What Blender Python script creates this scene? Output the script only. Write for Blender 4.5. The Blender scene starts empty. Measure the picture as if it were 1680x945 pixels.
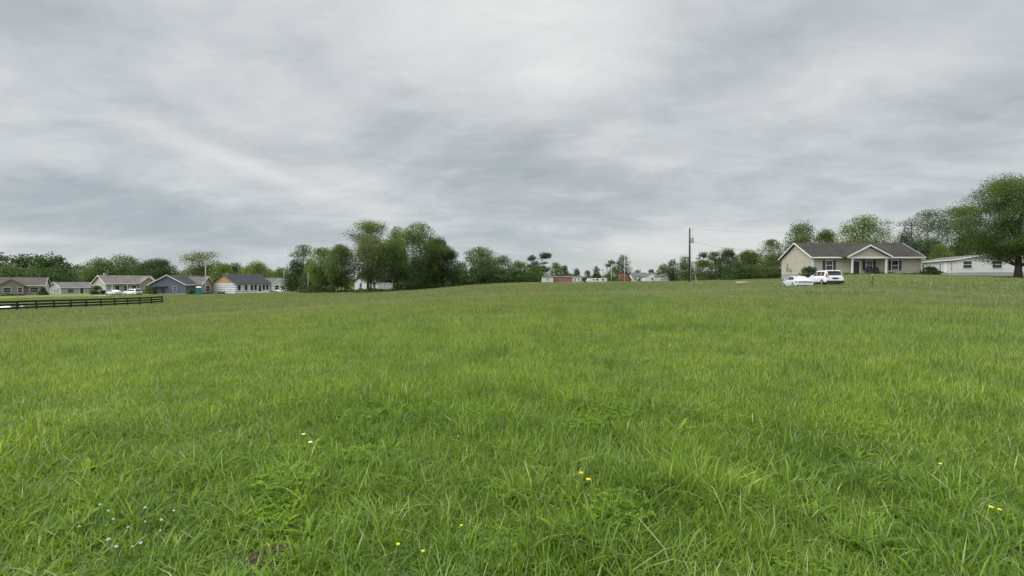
import bpy, math, random
import numpy as np
from mathutils import Vector

SEED = 11
rng = np.random.default_rng(SEED)
random.seed(SEED)
scene = bpy.context.scene
COL = scene.collection
PI = math.pi

# ------------------------------------------------------------------ camera geometry
F = 760.0                    # focal length in photo pixels (photo is 1680 x 945)
CAMZ = 1.6
PITCH = math.atan(12.5 / F)  # looking very slightly down


def P(px, py, d):
    """world point seen at photo pixel (px,py) at depth Y = d"""
    u = (px - 840) / F
    v = (472.5 - py) / F
    y = math.cos(PITCH) + v * math.sin(PITCH)
    z = v * math.cos(PITCH) - math.sin(PITCH)
    s = d / y
    return Vector((u * s, d, CAMZ + z * s))


# ------------------------------------------------------------------ terrain
cps = [(0, 0, 0), (-12, 4, -.1), (12, 4, .08), (0, 12, .05), (-12, 14, -.25), (14, 14, .2), (0, 34, .33),
       (-40, 10, -1.0), (40, 10, .6), (0, -30, -.2)]
FIELD = {(840, 95), (840, 150), (760, 130), (1000, 95), (1000, 190), (900, 210), (1131, 84), (1131, 120), (1230, 80), (1250, 100)}
for px, py, d in [(840, 464, 95), (840, 466.5, 150), (650, 478, 100), (520, 480, 100), (760, 469, 130),
                  (266, 498, 82), (0, 510, 60), (130, 504, 71), (400, 482, 135), (280, 482, 132), (190, 482, 130),
                  (60, 484, 140), (470, 480, 150), (1000, 463, 95), (1000, 465, 190), (900, 467, 210),
                  (1131, 462.5, 84), (1131, 461, 120), (1230, 464, 80), (1300, 462, 64), (1250, 459, 100),
                  (1322, 470, 51.5), (1370, 467.5, 51), (1430, 471, 45), (1335, 455, 72), (1420, 451.5, 72),
                  (1512, 451.5, 72), (1570, 452, 80), (1665, 455, 63), (1680, 459, 55), (1560, 476, 40),
                  (1640, 453, 100), (560, 500, 55), (840, 489, 45), (300, 520, 45)]:
    p = P(px, py, d)
    # what the photo shows is the top of the sward; the soil lies below it
    cps.append((p.x, p.y, p.z - (.30 if (px, d) in FIELD else .08)))
for r, z in [(380, -1.2), (800, -1.5), (1600, -2.0)]:
    for a in range(-100, 101, 25):
        cps.append((r * math.sin(math.radians(a)), r * math.cos(math.radians(a)), z - (2.0 if a < -20 else 0)))
cps.append((0, -400, -1))
cps = np.array(cps, float)


def kern(r):
    return np.sqrt(r * r + 324.0)


_n = len(cps)
_A = kern(np.hypot(cps[:, None, 0] - cps[None, :, 0], cps[:, None, 1] - cps[None, :, 1])) - 0.02 * np.eye(_n)
_B = np.zeros((_n + 1, _n + 1))
_B[:_n, :_n] = _A
_B[:_n, _n] = 1
_B[_n, :_n] = 1
_w = np.linalg.solve(_B, np.append(cps[:, 2], 0))


def ground_z(x, y):
    x = np.atleast_1d(np.asarray(x, float))
    y = np.atleast_1d(np.asarray(y, float))
    out = np.empty(x.shape)
    for i in range(0, len(x), 20000):
        s = slice(i, i + 20000)
        k = kern(np.hypot(x[s, None] - cps[None, :, 0], y[s, None] - cps[None, :, 1]))
        out[s] = k @ _w[:_n] + _w[_n]
    return out


def gz(x, y):
    return float(ground_z([x], [y])[0])


def on_ground(px, d):
    x = (px - 840) / F * d
    return Vector((x, d, gz(x, d)))


# ------------------------------------------------------------------ materials
def lin(r, g, b):
    f = lambda c: c / 12.92 if c <= .04045 else ((c + .055) / 1.055) ** 2.4
    return (f(r / 255), f(g / 255), f(b / 255), 1)


def new_mat(name):
    m = bpy.data.materials.new(name)
    m.use_nodes = True
    nt = m.node_tree
    nt.nodes.clear()
    out = nt.nodes.new('ShaderNodeOutputMaterial')
    return m, nt, out


def nd(nt, typ, ins=None, **kw):
    n = nt.nodes.new(typ)
    for k, v in kw.items():
        setattr(n, k, v)
    for k, v in (ins or {}).items():
        if hasattr(v, 'is_linked') or isinstance(v, bpy.types.NodeSocket):
            nt.links.new(v, n.inputs[k])
        else:
            n.inputs[k].default_value = v
    return n


def math_n(nt, op, a, b=None, c=None, clamp=False):
    n = nt.nodes.new('ShaderNodeMath')
    n.operation = op
    n.use_clamp = clamp
    for i, v in enumerate((a, b, c)):
        if v is None:
            continue
        if isinstance(v, bpy.types.NodeSocket):
            nt.links.new(v, n.inputs[i])
        else:
            n.inputs[i].default_value = v
    return n.outputs[0]


def mixc(nt, fac, a, b, blend='MIX'):
    n = nt.nodes.new('ShaderNodeMix')
    n.data_type = 'RGBA'
    n.blend_type = blend
    for i, v in ((0, fac), (6, a), (7, b)):
        if isinstance(v, bpy.types.NodeSocket):
            nt.links.new(v, n.inputs[i])
        else:
            n.inputs[i].default_value = v
    return n.outputs[2]


def ramp(nt, fac, stops, interp='LINEAR'):
    n = nt.nodes.new('ShaderNodeValToRGB')
    n.color_ramp.interpolation = interp
    el = n.color_ramp.elements
    while len(el) < len(stops):
        el.new(0.5)
    for e, (p, c) in zip(el, stops):
        e.position = p
        e.color = c if len(c) == 4 else (*c, 1)
    nt.links.new(fac, n.inputs[0])
    return n.outputs[0]


def rough_mat(name, col, rough=.7, var=.12, scale=3.0, spec=.3, metal=0.0, bump=0.0, coat=0.0):
    """painted / plain surface with mottled variation"""
    m, nt, out = new_mat(name)
    tc = nd(nt, 'ShaderNodeTexCoord')
    no = nd(nt, 'ShaderNodeTexNoise', {'Vector': tc.outputs['Object'], 'Scale': scale, 'Detail': 5.0})
    c0 = tuple(v * (1 - var) for v in col[:3]) + (1,)
    c1 = tuple(min(1, v * (1 + var)) for v in col[:3]) + (1,)
    c = ramp(nt, no.outputs[0], [(.3, c0), (.7, c1)])
    b = nd(nt, 'ShaderNodeBsdfPrincipled', {'Base Color': c, 'Roughness': rough, 'Metallic': metal,
                                            'Specular IOR Level': spec, 'Coat Weight': coat})
    if bump:
        bm = nd(nt, 'ShaderNodeBump', {'Height': no.outputs[0], 'Strength': bump, 'Distance': .02})
        nt.links.new(bm.outputs[0], b.inputs['Normal'])
    nt.links.new(b.outputs[0], out.inputs[0])
    return m


def siding_mat(name, col, pitch=.18, var=.08, vertical=False, depth=.02):
    """lap siding: sawtooth bump along Z (or X) with per-board tone"""
    m, nt, out = new_mat(name)
    tc = nd(nt, 'ShaderNodeTexCoord')
    sx = nd(nt, 'ShaderNodeSeparateXYZ', {0: tc.outputs['Object']})
    ax = math_n(nt, 'ADD', sx.outputs[0], sx.outputs[1]) if vertical else sx.outputs[2]
    q = math_n(nt, 'DIVIDE', ax, pitch)
    fr = math_n(nt, 'FRACT', q)
    fl = math_n(nt, 'FLOOR', q)
    wn = nd(nt, 'ShaderNodeTexWhiteNoise', {'W': fl}, noise_dimensions='1D')
    no = nd(nt, 'ShaderNodeTexNoise', {'Vector': tc.outputs['Object'], 'Scale': 1.3, 'Detail': 4.0})
    t = math_n(nt, 'ADD', math_n(nt, 'MULTIPLY', wn.outputs[0], .35), math_n(nt, 'MULTIPLY', no.outputs[0], .65))
    c = ramp(nt, t, [(.2, tuple(v * (1 - var) for v in col[:3])), (.8, tuple(v * (1 + var) for v in col[:3]))])
    bm = nd(nt, 'ShaderNodeBump', {'Height': fr, 'Strength': .8, 'Distance': depth}, invert=True)
    b = nd(nt, 'ShaderNodeBsdfPrincipled', {'Base Color': c, 'Roughness': .65, 'Specular IOR Level': .3,
                                            'Normal': bm.outputs[0]})
    nt.links.new(b.outputs[0], out.inputs[0])
    return m


def brick_mat(name, c1, c2, mortar, sc=4.0):
    m, nt, out = new_mat(name)
    tc = nd(nt, 'ShaderNodeTexCoord')
    sx = nd(nt, 'ShaderNodeSeparateXYZ', {0: tc.outputs['Object']})
    cx = nd(nt, 'ShaderNodeCombineXYZ', {0: math_n(nt, 'ADD', sx.outputs[0], sx.outputs[1]), 1: sx.outputs[2]})
    br = nd(nt, 'ShaderNodeTexBrick', {'Vector': cx.outputs[0], 'Color1': c1, 'Color2': c2, 'Mortar': mortar,
                                       'Scale': sc, 'Mortar Size': .015, 'Brick Width': .9, 'Row Height': .3})
    b = nd(nt, 'ShaderNodeBsdfPrincipled', {'Base Color': br.outputs[0], 'Roughness': .85, 'Specular IOR Level': .2})
    bm = nd(nt, 'ShaderNodeBump', {'Height': br.outputs[1], 'Strength': .5, 'Distance': .01}, invert=True)
    nt.links.new(bm.outputs[0], b.inputs['Normal'])
    nt.links.new(b.outputs[0], out.inputs[0])
    return m


def shingle_mat(name, col, var=.22):
    m, nt, out = new_mat(name)
    tc = nd(nt, 'ShaderNodeTexCoord')
    sx = nd(nt, 'ShaderNodeSeparateXYZ', {0: tc.outputs['Object']})
    cx = nd(nt, 'ShaderNodeCombineXYZ', {0: math_n(nt, 'ADD', sx.outputs[0], math_n(nt, 'MULTIPLY', sx.outputs[1], .37)),
                                         1: math_n(nt, 'MULTIPLY', sx.outputs[2], 2.0)})
    br = nd(nt, 'ShaderNodeTexBrick', {'Vector': cx.outputs[0], 'Color1': tuple(v * (1 - var) for v in col[:3]) + (1,),
                                       'Color2': tuple(v * (1 + var) for v in col[:3]) + (1,),
                                       'Mortar': tuple(v * .55 for v in col[:3]) + (1,), 'Scale': 3.2, 'Mortar Size': .02,
                                       'Brick Width': 1.1, 'Row Height': .5, 'Bias': -.1})
    no = nd(nt, 'ShaderNodeTexNoise', {'Vector': tc.outputs['Object'], 'Scale': .5, 'Detail': 6.0})
    c = mixc(nt, .55, br.outputs[0], ramp(nt, no.outputs[0], [(.3, (.55, .55, .55)), (.75, (1.15, 1.12, 1.08))]), 'MULTIPLY')
    b = nd(nt, 'ShaderNodeBsdfPrincipled', {'Base Color': c, 'Roughness': .9, 'Specular IOR Level': .2})
    nt.links.new(b.outputs[0], out.inputs[0])
    return m


def glass_mat(name, col=(.02, .025, .03)):
    m, nt, out = new_mat(name)
    tc = nd(nt, 'ShaderNodeTexCoord')
    no = nd(nt, 'ShaderNodeTexNoise', {'Vector': tc.outputs['Object'], 'Scale': 1.5, 'Detail': 2.0})
    c = ramp(nt, no.outputs[0], [(.35, tuple(v * .6 for v in col)), (.7, tuple(v * 1.6 for v in col))])
    b = nd(nt, 'ShaderNodeBsdfPrincipled', {'Base Color': c, 'Roughness': .1, 'Specular IOR Level': .35})
    nt.links.new(b.outputs[0], out.inputs[0])
    return m


def foliage_mat(name, dark, mid, light, transl=.5, rough=.6):
    m, nt, out = new_mat(name)
    at = nd(nt, 'ShaderNodeAttribute', attribute_name='tint')
    oi = nd(nt, 'ShaderNodeObjectInfo')
    t = math_n(nt, 'ADD', math_n(nt, 'MULTIPLY', at.outputs['Fac'], .85), math_n(nt, 'MULTIPLY', oi.outputs['Random'], .15))
    c = ramp(nt, t, [(0, dark), (.5, mid), (1, light)])
    b = nd(nt, 'ShaderNodeBsdfPrincipled', {'Base Color': c, 'Roughness': rough, 'Specular IOR Level': .25})
    tr = nd(nt, 'ShaderNodeBsdfTranslucent', {'Color': mixc(nt, 1.0, c, (1.85, 1.85, .85, 1), 'MULTIPLY')})
    mx = nd(nt, 'ShaderNodeMixShader', {0: transl, 1: b.outputs[0], 2: tr.outputs[0]})
    nt.links.new(mx.outputs[0], out.inputs[0])
    return m


def fol(name, r, g, b, spread=.45, **kw):
    c = np.array([r, g, b])
    return foliage_mat(name, tuple(c * (1 - spread)), tuple(c), tuple(c * (1 + spread) * np.array([1.12, 1.0, .85])), **kw)


M = dict(
    leaf_dark=fol('leaf_dark', .040, .068, .028), leaf_mid=fol('leaf_mid', .066, .100, .034),
    leaf_light=fol('leaf_light', .096, .134, .042), leaf_olive=fol('leaf_olive', .082, .104, .042),
    leaf_pine=fol('leaf_pine', .035, .055, .03, transl=.25), leaf_grey=fol('leaf_grey', .075, .097, .055),
    leaf_far=fol('leaf_far', .062, .09, .05), leaf_red=fol('leaf_red', .055, .03, .03),
    bark=rough_mat('bark', (.075, .06, .048, 1), .95, .35, 9, .1, bump=.6),
    bark_pale=rough_mat('bark_pale', (.16, .14, .115, 1), .95, .3, 9, .1, bump=.6),
    white=rough_mat('white_paint', (.60, .60, .57, 1), .5, .06, 2),
    offwhite=rough_mat('offwhite_vinyl', (.60, .60, .57, 1), .55, .07, 2),
    tan=siding_mat('tan_siding', (.335, .307, .243), .18, .12), cream=siding_mat('cream_siding', (.37, .345, .30)),
    slate=siding_mat('slate_siding', (.085, .10, .125)), paleblue=siding_mat('pale_blue_siding', (.42, .47, .50)),
    whitesid=siding_mat('white_siding', (.52, .53, .52)), greysid=siding_mat('grey_siding', (.30, .31, .31)),
    whitepanel=siding_mat('white_metal_panel', (.48, .48, .455), .4, .05, True),
    redpanel=siding_mat('red_panel', (.25, .095, .085), .35, .2, True),
    brick=brick_mat('brown_brick', (.16, .12, .10, 1), (.22, .17, .145, 1), (.28, .26, .24, 1)),
    stone=brick_mat('tan_stone', (.30, .25, .20, 1), (.21, .17, .14, 1), (.34, .32, .29, 1), 2.2),
    block=brick_mat('foundation_block', (.30, .30, .29, 1), (.25, .25, .245, 1), (.2, .2, .2, 1), 2.0),
    sh_brown=shingle_mat('brown_shingle', (.046, .041, .036), .3), sh_dark=shingle_mat('dark_shingle', (.045, .046, .05)),
    sh_grey=shingle_mat('grey_shingle', (.125, .12, .115)), sh_red=shingle_mat('reddish_shingle', (.095, .077, .068)),
    sh_tan=shingle_mat('tan_shingle', (.15, .132, .115)),
    glass=glass_mat('window_glass'), carglass=glass_mat('car_glass', (.012, .014, .016)),
    shutter=siding_mat('dark_shutter', (.035, .034, .036), .08),
    door=rough_mat('dark_door', (.03, .032, .038, 1), .4, .1),
    osb=rough_mat('osb_board', (.40, .235, .10, 1), .8, .25, 6),
    concrete=rough_mat('concrete', (.40, .385, .36, 1), .9, .2, 1.5, bump=.2),
    gravel=rough_mat('gravel', (.34, .33, .31, 1), .95, .35, 6, bump=.5),
    soil=rough_mat('soil', (.035, .026, .02, 1), 1.0, .4, 25, .1, bump=.8),
    black=rough_mat('black_fence_paint', (.012, .0125, .014, 1), .6, .3, 3),
    darkmetal=rough_mat('dark_metal', (.03, .03, .032, 1), .5, .2, 6),
    greymetal=rough_mat('grey_metal', (.32, .33, .34, 1), .4, .1, 4, metal=.6),
    carwhite=rough_mat('white_car_paint', (.64, .65, .66, 1), .18, .02, 2, .5, coat=.5),
    carsilver=rough_mat('pale_silver_car_paint', (.50, .54, .56, 1), .2, .03, 2, .5, coat=.6),
    cargrey=rough_mat('grey_car_paint', (.3, .33, .35, 1), .22, .03, 2, .5, coat=.6),
    rubber=rough_mat('rubber', (.018, .018, .018, 1), .85, .2, 8),
    rim=rough_mat('alloy_rim', (.38, .39, .40, 1), .3, .1, 8, metal=.8),
    taillight=rough_mat('red_lens', (.30, .012, .014, 1), .15, .1, 8, .5),
    plastic=rough_mat('black_plastic', (.02, .021, .022, 1), .55, .2, 8),
    teal=rough_mat('teal_plastic', (.02, .17, .15, 1), .45, .12, 3),
    polewood=rough_mat('pole_wood', (.05, .041, .034, 1), .95, .35, 4, .1, bump=.4),
    polepale=rough_mat('pale_pole', (.34, .33, .31, 1), .8, .2, 4),
    yellow=rough_mat('yellow_plastic', (.52, .50, .20, 1), .45, .1, 3),
    redpaint=rough_mat('red_paint', (.22, .075, .068, 1), .45, .15, 3),
    drygrass=rough_mat('dry_grass', (.26, .26, .13, 1), .95, .25, 2),
    petal_w=rough_mat('white_petal', (.55, .55, .52, 1), .6, .05, 60),
    petal_y=rough_mat('yellow_petal', (.80, .64, .03, 1), .6, .12, 60),
    stem=rough_mat('flower_stem', (.07, .13, .03, 1), .6, .2, 30),
    plasticw=rough_mat('white_sheeting', (.66, .66, .65, 1), .4, .08, 2, bump=.4),
)


def wrap_mat():
    """white house wrap with rows of small grey-blue print"""
    m, nt, out = new_mat('house_wrap')
    tc = nd(nt, 'ShaderNodeTexCoord')
    sx = nd(nt, 'ShaderNodeSeparateXYZ', {0: tc.outputs['Object']})
    cx = nd(nt, 'ShaderNodeCombineXYZ', {0: math_n(nt, 'ADD', sx.outputs[0], sx.outputs[1]), 1: sx.outputs[2]})
    br = nd(nt, 'ShaderNodeTexBrick', {'Vector': cx.outputs[0], 'Color1': (1, 1, 1, 1), 'Color2': (1, 1, 1, 1),
                                       'Mortar': (0, 0, 0, 1), 'Scale': 1.0, 'Mortar Size': .16, 'Mortar Smooth': 0.0,
                                       'Brick Width': 1.1, 'Row Height': .62})
    row = math_n(nt, 'LESS_THAN', math_n(nt, 'FRACT', math_n(nt, 'DIVIDE', sx.outputs[2], .62)), .45)
    no = nd(nt, 'ShaderNodeTexNoise', {'Vector': tc.outputs['Object'], 'Scale': 3.5, 'Detail': 3.0})
    msk = math_n(nt, 'MULTIPLY', row, math_n(nt, 'GREATER_THAN', no.outputs[0], .44))
    c = mixc(nt, msk, (.66, .66, .67, 1), (.10, .12, .18, 1))
    b = nd(nt, 'ShaderNodeBsdfPrincipled', {'Base Color': c, 'Roughness': .5})
    nt.links.new(b.outputs[0], out.inputs[0])
    return m


M['wrap'] = wrap_mat()


# patchy meadow colour shared by ground and blades (world position drives it: drier olive far out, lush near camera)
def meadow_tone(nt):
    ge = nd(nt, 'ShaderNodeNewGeometry')
    n1 = nd(nt, 'ShaderNodeTexNoise', {'Vector': ge.outputs['Position'], 'Scale': .9, 'Detail': 4.0, 'Roughness': .6})
    n2 = nd(nt, 'ShaderNodeTexNoise', {'Vector': ge.outputs['Position'], 'Scale': .11, 'Detail': 4.0, 'Roughness': .55})
    return ge, n1.outputs[0], n2.outputs[0]


def grass_mat(name, stops, transl=.5, rough=.42, spec=.33):
    m, nt, out = new_mat(name)
    at = nd(nt, 'ShaderNodeAttribute', attribute_name='tint')
    ge, n1, n2 = meadow_tone(nt)
    c = ramp(nt, at.outputs['Fac'], stops)
    t1 = ramp(nt, n1, [(.32, (.76, .82, .86)), (.5, (1, 1, 1)), (.68, (1.18, 1.15, .98))])
    c = mixc(nt, 1.0, c, t1, 'MULTIPLY')
    t2 = ramp(nt, n2, [(.35, (.92, .96, 1.0)), (.65, (1.08, 1.02, .96))])
    c = mixc(nt, 1.0, c, t2, 'MULTIPLY')
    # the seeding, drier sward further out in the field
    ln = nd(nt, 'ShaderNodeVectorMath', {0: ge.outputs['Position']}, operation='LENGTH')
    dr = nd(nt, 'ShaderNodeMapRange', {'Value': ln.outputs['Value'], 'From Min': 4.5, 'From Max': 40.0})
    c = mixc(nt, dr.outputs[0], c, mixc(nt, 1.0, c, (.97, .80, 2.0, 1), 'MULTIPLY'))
    b = nd(nt, 'ShaderNodeBsdfPrincipled', {'Base Color': c, 'Roughness': rough, 'Specular IOR Level': spec})
    tr = nd(nt, 'ShaderNodeBsdfTranslucent', {'Color': mixc(nt, 1.0, c, (1.25, 1.25, .5, 1), 'MULTIPLY')})
    mx = nd(nt, 'ShaderNodeMixShader', {0: transl, 1: b.outputs[0], 2: tr.outputs[0]})
    nt.links.new(mx.outputs[0], out.inputs[0])
    return m


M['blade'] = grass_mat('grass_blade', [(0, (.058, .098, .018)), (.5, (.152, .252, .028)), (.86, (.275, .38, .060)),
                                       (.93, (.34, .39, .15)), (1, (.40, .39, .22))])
M['weed'] = grass_mat('weed_leaf', [(0, (.09, .18, .012)), (1, (.22, .34, .025))], .45, .6, .2)


def ground_mat():
    m, nt, out = new_mat('field_ground')
    ge, n1, n2 = meadow_tone(nt)
    n3 = nd(nt, 'ShaderNodeTexNoise', {'Vector': ge.outputs['Position'], 'Scale': 14.0, 'Detail': 5.0})
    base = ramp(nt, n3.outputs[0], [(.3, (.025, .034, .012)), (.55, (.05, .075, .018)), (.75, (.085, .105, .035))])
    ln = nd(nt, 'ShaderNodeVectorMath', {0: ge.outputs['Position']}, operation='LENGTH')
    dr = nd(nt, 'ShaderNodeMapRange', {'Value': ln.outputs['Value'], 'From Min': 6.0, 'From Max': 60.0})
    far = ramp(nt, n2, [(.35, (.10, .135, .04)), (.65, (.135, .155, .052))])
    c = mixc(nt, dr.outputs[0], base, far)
    b = nd(nt, 'ShaderNodeBsdfPrincipled', {'Base Color': c, 'Roughness': .95, 'Specular IOR Level': .1})
    bp = nd(nt, 'ShaderNodeBump', {'Height': n3.outputs[0], 'Strength': .6, 'Distance': .05})
    nt.links.new(bp.outputs[0], b.inputs['Normal'])
    nt.links.new(b.outputs[0], out.inputs[0])
    return m


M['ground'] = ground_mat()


# ------------------------------------------------------------------ object helpers
def tag(o, label=None, cat=None, group=None, kind=None):
    if label:
        o['label'] = label
    if cat:
        o['category'] = cat
    if group:
        o['group'] = group
    if kind:
        o['kind'] = kind
    return o


def thing(name, label, cat, loc=(0, 0, 0), rz=0.0, group=None):
    o = bpy.data.objects.new(name, None)
    COL.objects.link(o)
    o.empty_display_size = .3
    o.location = loc
    o.rotation_euler = (0, 0, rz)
    return tag(o, label, cat, group)


def link_mesh(name, me, parent=None):
    o = bpy.data.objects.new(name, me)
    COL.objects.link(o)
    if parent:
        o.parent = parent
    return o


def np_mesh(name, verts, faces, mat, tint=None, smooth=False):
    """verts (n,3), faces (m,k) int array or list of such arrays"""
    if not isinstance(faces, list):
        faces = [faces]
    me = bpy.data.meshes.new(name)
    verts = np.asarray(verts, np.float32)
    me.vertices.add(len(verts))
    me.vertices.foreach_set('co', verts.ravel())
    tot = np.concatenate([np.full(len(f), f.shape[1], np.int32) for f in faces])
    idx = np.concatenate([f.ravel() for f in faces]).astype(np.int32)
    me.loops.add(len(idx))
    me.loops.foreach_set('vertex_index', idx)
    me.polygons.add(len(tot))
    st = np.concatenate([[0], np.cumsum(tot)[:-1]]).astype(np.int32)
    me.polygons.foreach_set('loop_start', st)
    if tint is not None:
        a = me.attributes.new('tint', 'FLOAT', 'POINT')
        a.data.foreach_set('value', np.asarray(tint, np.float32))
    if smooth:
        me.polygons.foreach_set('use_smooth', np.ones(len(tot), bool))
    me.update(calc_edges=True)
    me.validate()
    me.materials.append(mat)
    return me


class MB:
    """collects boxes, prisms and tubes into one mesh"""

    def __init__(self):
        self.v = []
        self.f = []

    def add(self, vs, fs):
        n = len(self.v)
        self.v += [tuple(v) for v in vs]
        self.f += [tuple(i + n for i in f) for f in fs]
        return self

    def box(self, x0, x1, y0, y1, z0, z1):
        vs = [(x0, y0, z0), (x1, y0, z0), (x1, y1, z0), (x0, y1, z0), (x0, y0, z1), (x1, y0, z1), (x1, y1, z1), (x0, y1, z1)]
        return self.add(vs, [(3, 2, 1, 0), (4, 5, 6, 7), (0, 1, 5, 4), (1, 2, 6, 5), (2, 3, 7, 6), (3, 0, 4, 7)])

    def prism(self, poly, axis, a, b):
        """extrude a 2-D polygon: axis 'x' -> poly is (y,z); 'y' -> (x,z); 'z' -> (x,y)"""
        mk = {'x': lambda p, t: (t, p[0], p[1]), 'y': lambda p, t: (p[0], t, p[1]), 'z': lambda p, t: (p[0], p[1], t)}[axis]
        n = len(poly)
        vs = [mk(p, a) for p in poly] + [mk(p, b) for p in poly]
        fs = [tuple(range(n)), tuple(reversed(range(n, 2 * n)))] + [(i, (i + 1) % n, n + (i + 1) % n, n + i) for i in range(n)]
        return self.add(vs, fs)

    def hexa(self, lo, hi):
        """eight corners: two quads"""
        vs = list(lo) + list(hi)
        return self.add(vs, [(3, 2, 1, 0), (4, 5, 6, 7), (0, 1, 5, 4), (1, 2, 6, 5), (2, 3, 7, 6), (3, 0, 4, 7)])

    def tube(self, pts, rad, n=8, caps=True):
        pts = [Vector(p) for p in pts]
        if not hasattr(rad, '__len__'):
            rad = [rad] * len(pts)
        vs, fs = [], []
        for i, p in enumerate(pts):
            t = (pts[min(i + 1, len(pts) - 1)] - pts[max(i - 1, 0)]).normalized()
            u = t.cross(Vector((0, 0, 1)) if abs(t.z) < .9 else Vector((1, 0, 0))).normalized()
            w = t.cross(u)
            for k in range(n):
                a = 2 * PI * k / n
                vs.append(p + (u * math.cos(a) + w * math.sin(a)) * rad[i])
        for i in range(len(pts) - 1):
            for k in range(n):
                fs.append((i * n + k, i * n + (k + 1) % n, (i + 1) * n + (k + 1) % n, (i + 1) * n + k))
        if caps:
            fs.append(tuple(reversed(range(n))))
            fs.append(tuple(range((len(pts) - 1) * n, len(pts) * n)))
        return self.add(vs, fs)

    def build(self, name, mat, parent=None, bevel=0.0, smooth=False):
        me = bpy.data.meshes.new(name)
        me.from_pydata(self.v, [], self.f)
        me.materials.append(mat)
        import bmesh
        bm = bmesh.new()
        bm.from_mesh(me)
        bmesh.ops.recalc_face_normals(bm, faces=bm.faces)
        bm.to_mesh(me)
        bm.free()
        if smooth:
            for p in me.polygons:
                p.use_smooth = True
        o = link_mesh(name, me, parent)
        if bevel:
            md = o.modifiers.new('bevel', 'BEVEL')
            md.width = bevel
            md.segments = 2
            md.limit_method = 'ANGLE'
        return o


# ------------------------------------------------------------------ ground sheet
def build_ground():
    rad = np.concatenate([np.linspace(0, 20, 24)[1:], np.geomspace(21, 240, 75), np.geomspace(260, 4000, 18)])
    na = 240
    th = np.linspace(0, 2 * PI, na, endpoint=False)
    x = np.outer(rad, np.sin(th)).ravel()
    y = np.outer(rad, np.cos(th)).ravel()
    z = ground_z(x, y)
    z[np.hypot(x, y) > 1500] = -3.0
    v = np.column_stack([x, y, z])
    v = np.vstack([v, [[0, 0, gz(0, 0)]]])
    nr = len(rad)
    i = np.arange(nr - 1)[:, None] * na
    k = np.arange(na)[None, :]
    a, b = i + k, i + (k + 1) % na
    q = np.stack([a, b, b + na, a + na], -1).reshape(-1, 4)[:, ::-1]
    t = np.stack([np.full(na, nr * na), (np.arange(na) + 1) % na, np.arange(na)], -1)[:, ::-1]
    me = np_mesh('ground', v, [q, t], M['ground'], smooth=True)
    tag(link_mesh('ground', me), kind='structure')


build_ground()


def ground_patch(name, pts, mat, lift=.02, n=10, kind='structure', label=None, cat=None):
    """a strip following a centre line: pts = [(x,y,halfwidth)]"""
    vs, fs = [], []
    for j in range(len(pts)):
        x, y, w = pts[j]
        x2, y2, _ = pts[min(j + 1, len(pts) - 1)]
        x1, y1, _ = pts[max(j - 1, 0)]
        tx, ty = x2 - x1, y2 - y1
        l = math.hypot(tx, ty)
        nx, ny = -ty / l, tx / l
        for k in range(n + 1):
            s = (k / n * 2 - 1) * w
            vs.append((x + nx * s, y + ny * s, gz(x + nx * s, y + ny * s) + lift))
    for j in range(len(pts) - 1):
        for k in range(n):
            a = j * (n + 1) + k
            fs.append((a, a + 1, a + n + 2, a + n + 1))
    me = bpy.data.meshes.new(name)
    me.from_pydata(vs, [], fs)
    me.materials.append(mat)
    o = link_mesh(name, me)
    return tag(o, label, cat, kind=kind)


# ------------------------------------------------------------------ trees
def unit(n):
    v = rng.normal(size=(n, 3))
    return v / np.linalg.norm(v, axis=1)[:, None]


PROFILES = {
    'round': lambda t: np.clip(np.sin(PI * np.clip(t * .86 + .10, 0, 1)), 0, 1) ** .6,
    'tall': lambda t: np.clip(np.sin(PI * np.clip(t * .80 + .16, 0, 1)), 0, 1) ** .75,
    'fan': lambda t: (0.22 + .78 * t) * np.sqrt(np.clip(1 - t ** 7, 0.02, 1)),
    'cone': lambda t: np.clip(1.02 - t, 0, 1) ** .8,
    'dome': lambda t: np.sqrt(np.clip(1 - t ** 2.2, 0, 1)),
    'umbrella': lambda t: np.clip(np.sin(PI * np.clip(t * .7 + .25, 0, 1)), 0, 1),
}


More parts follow.
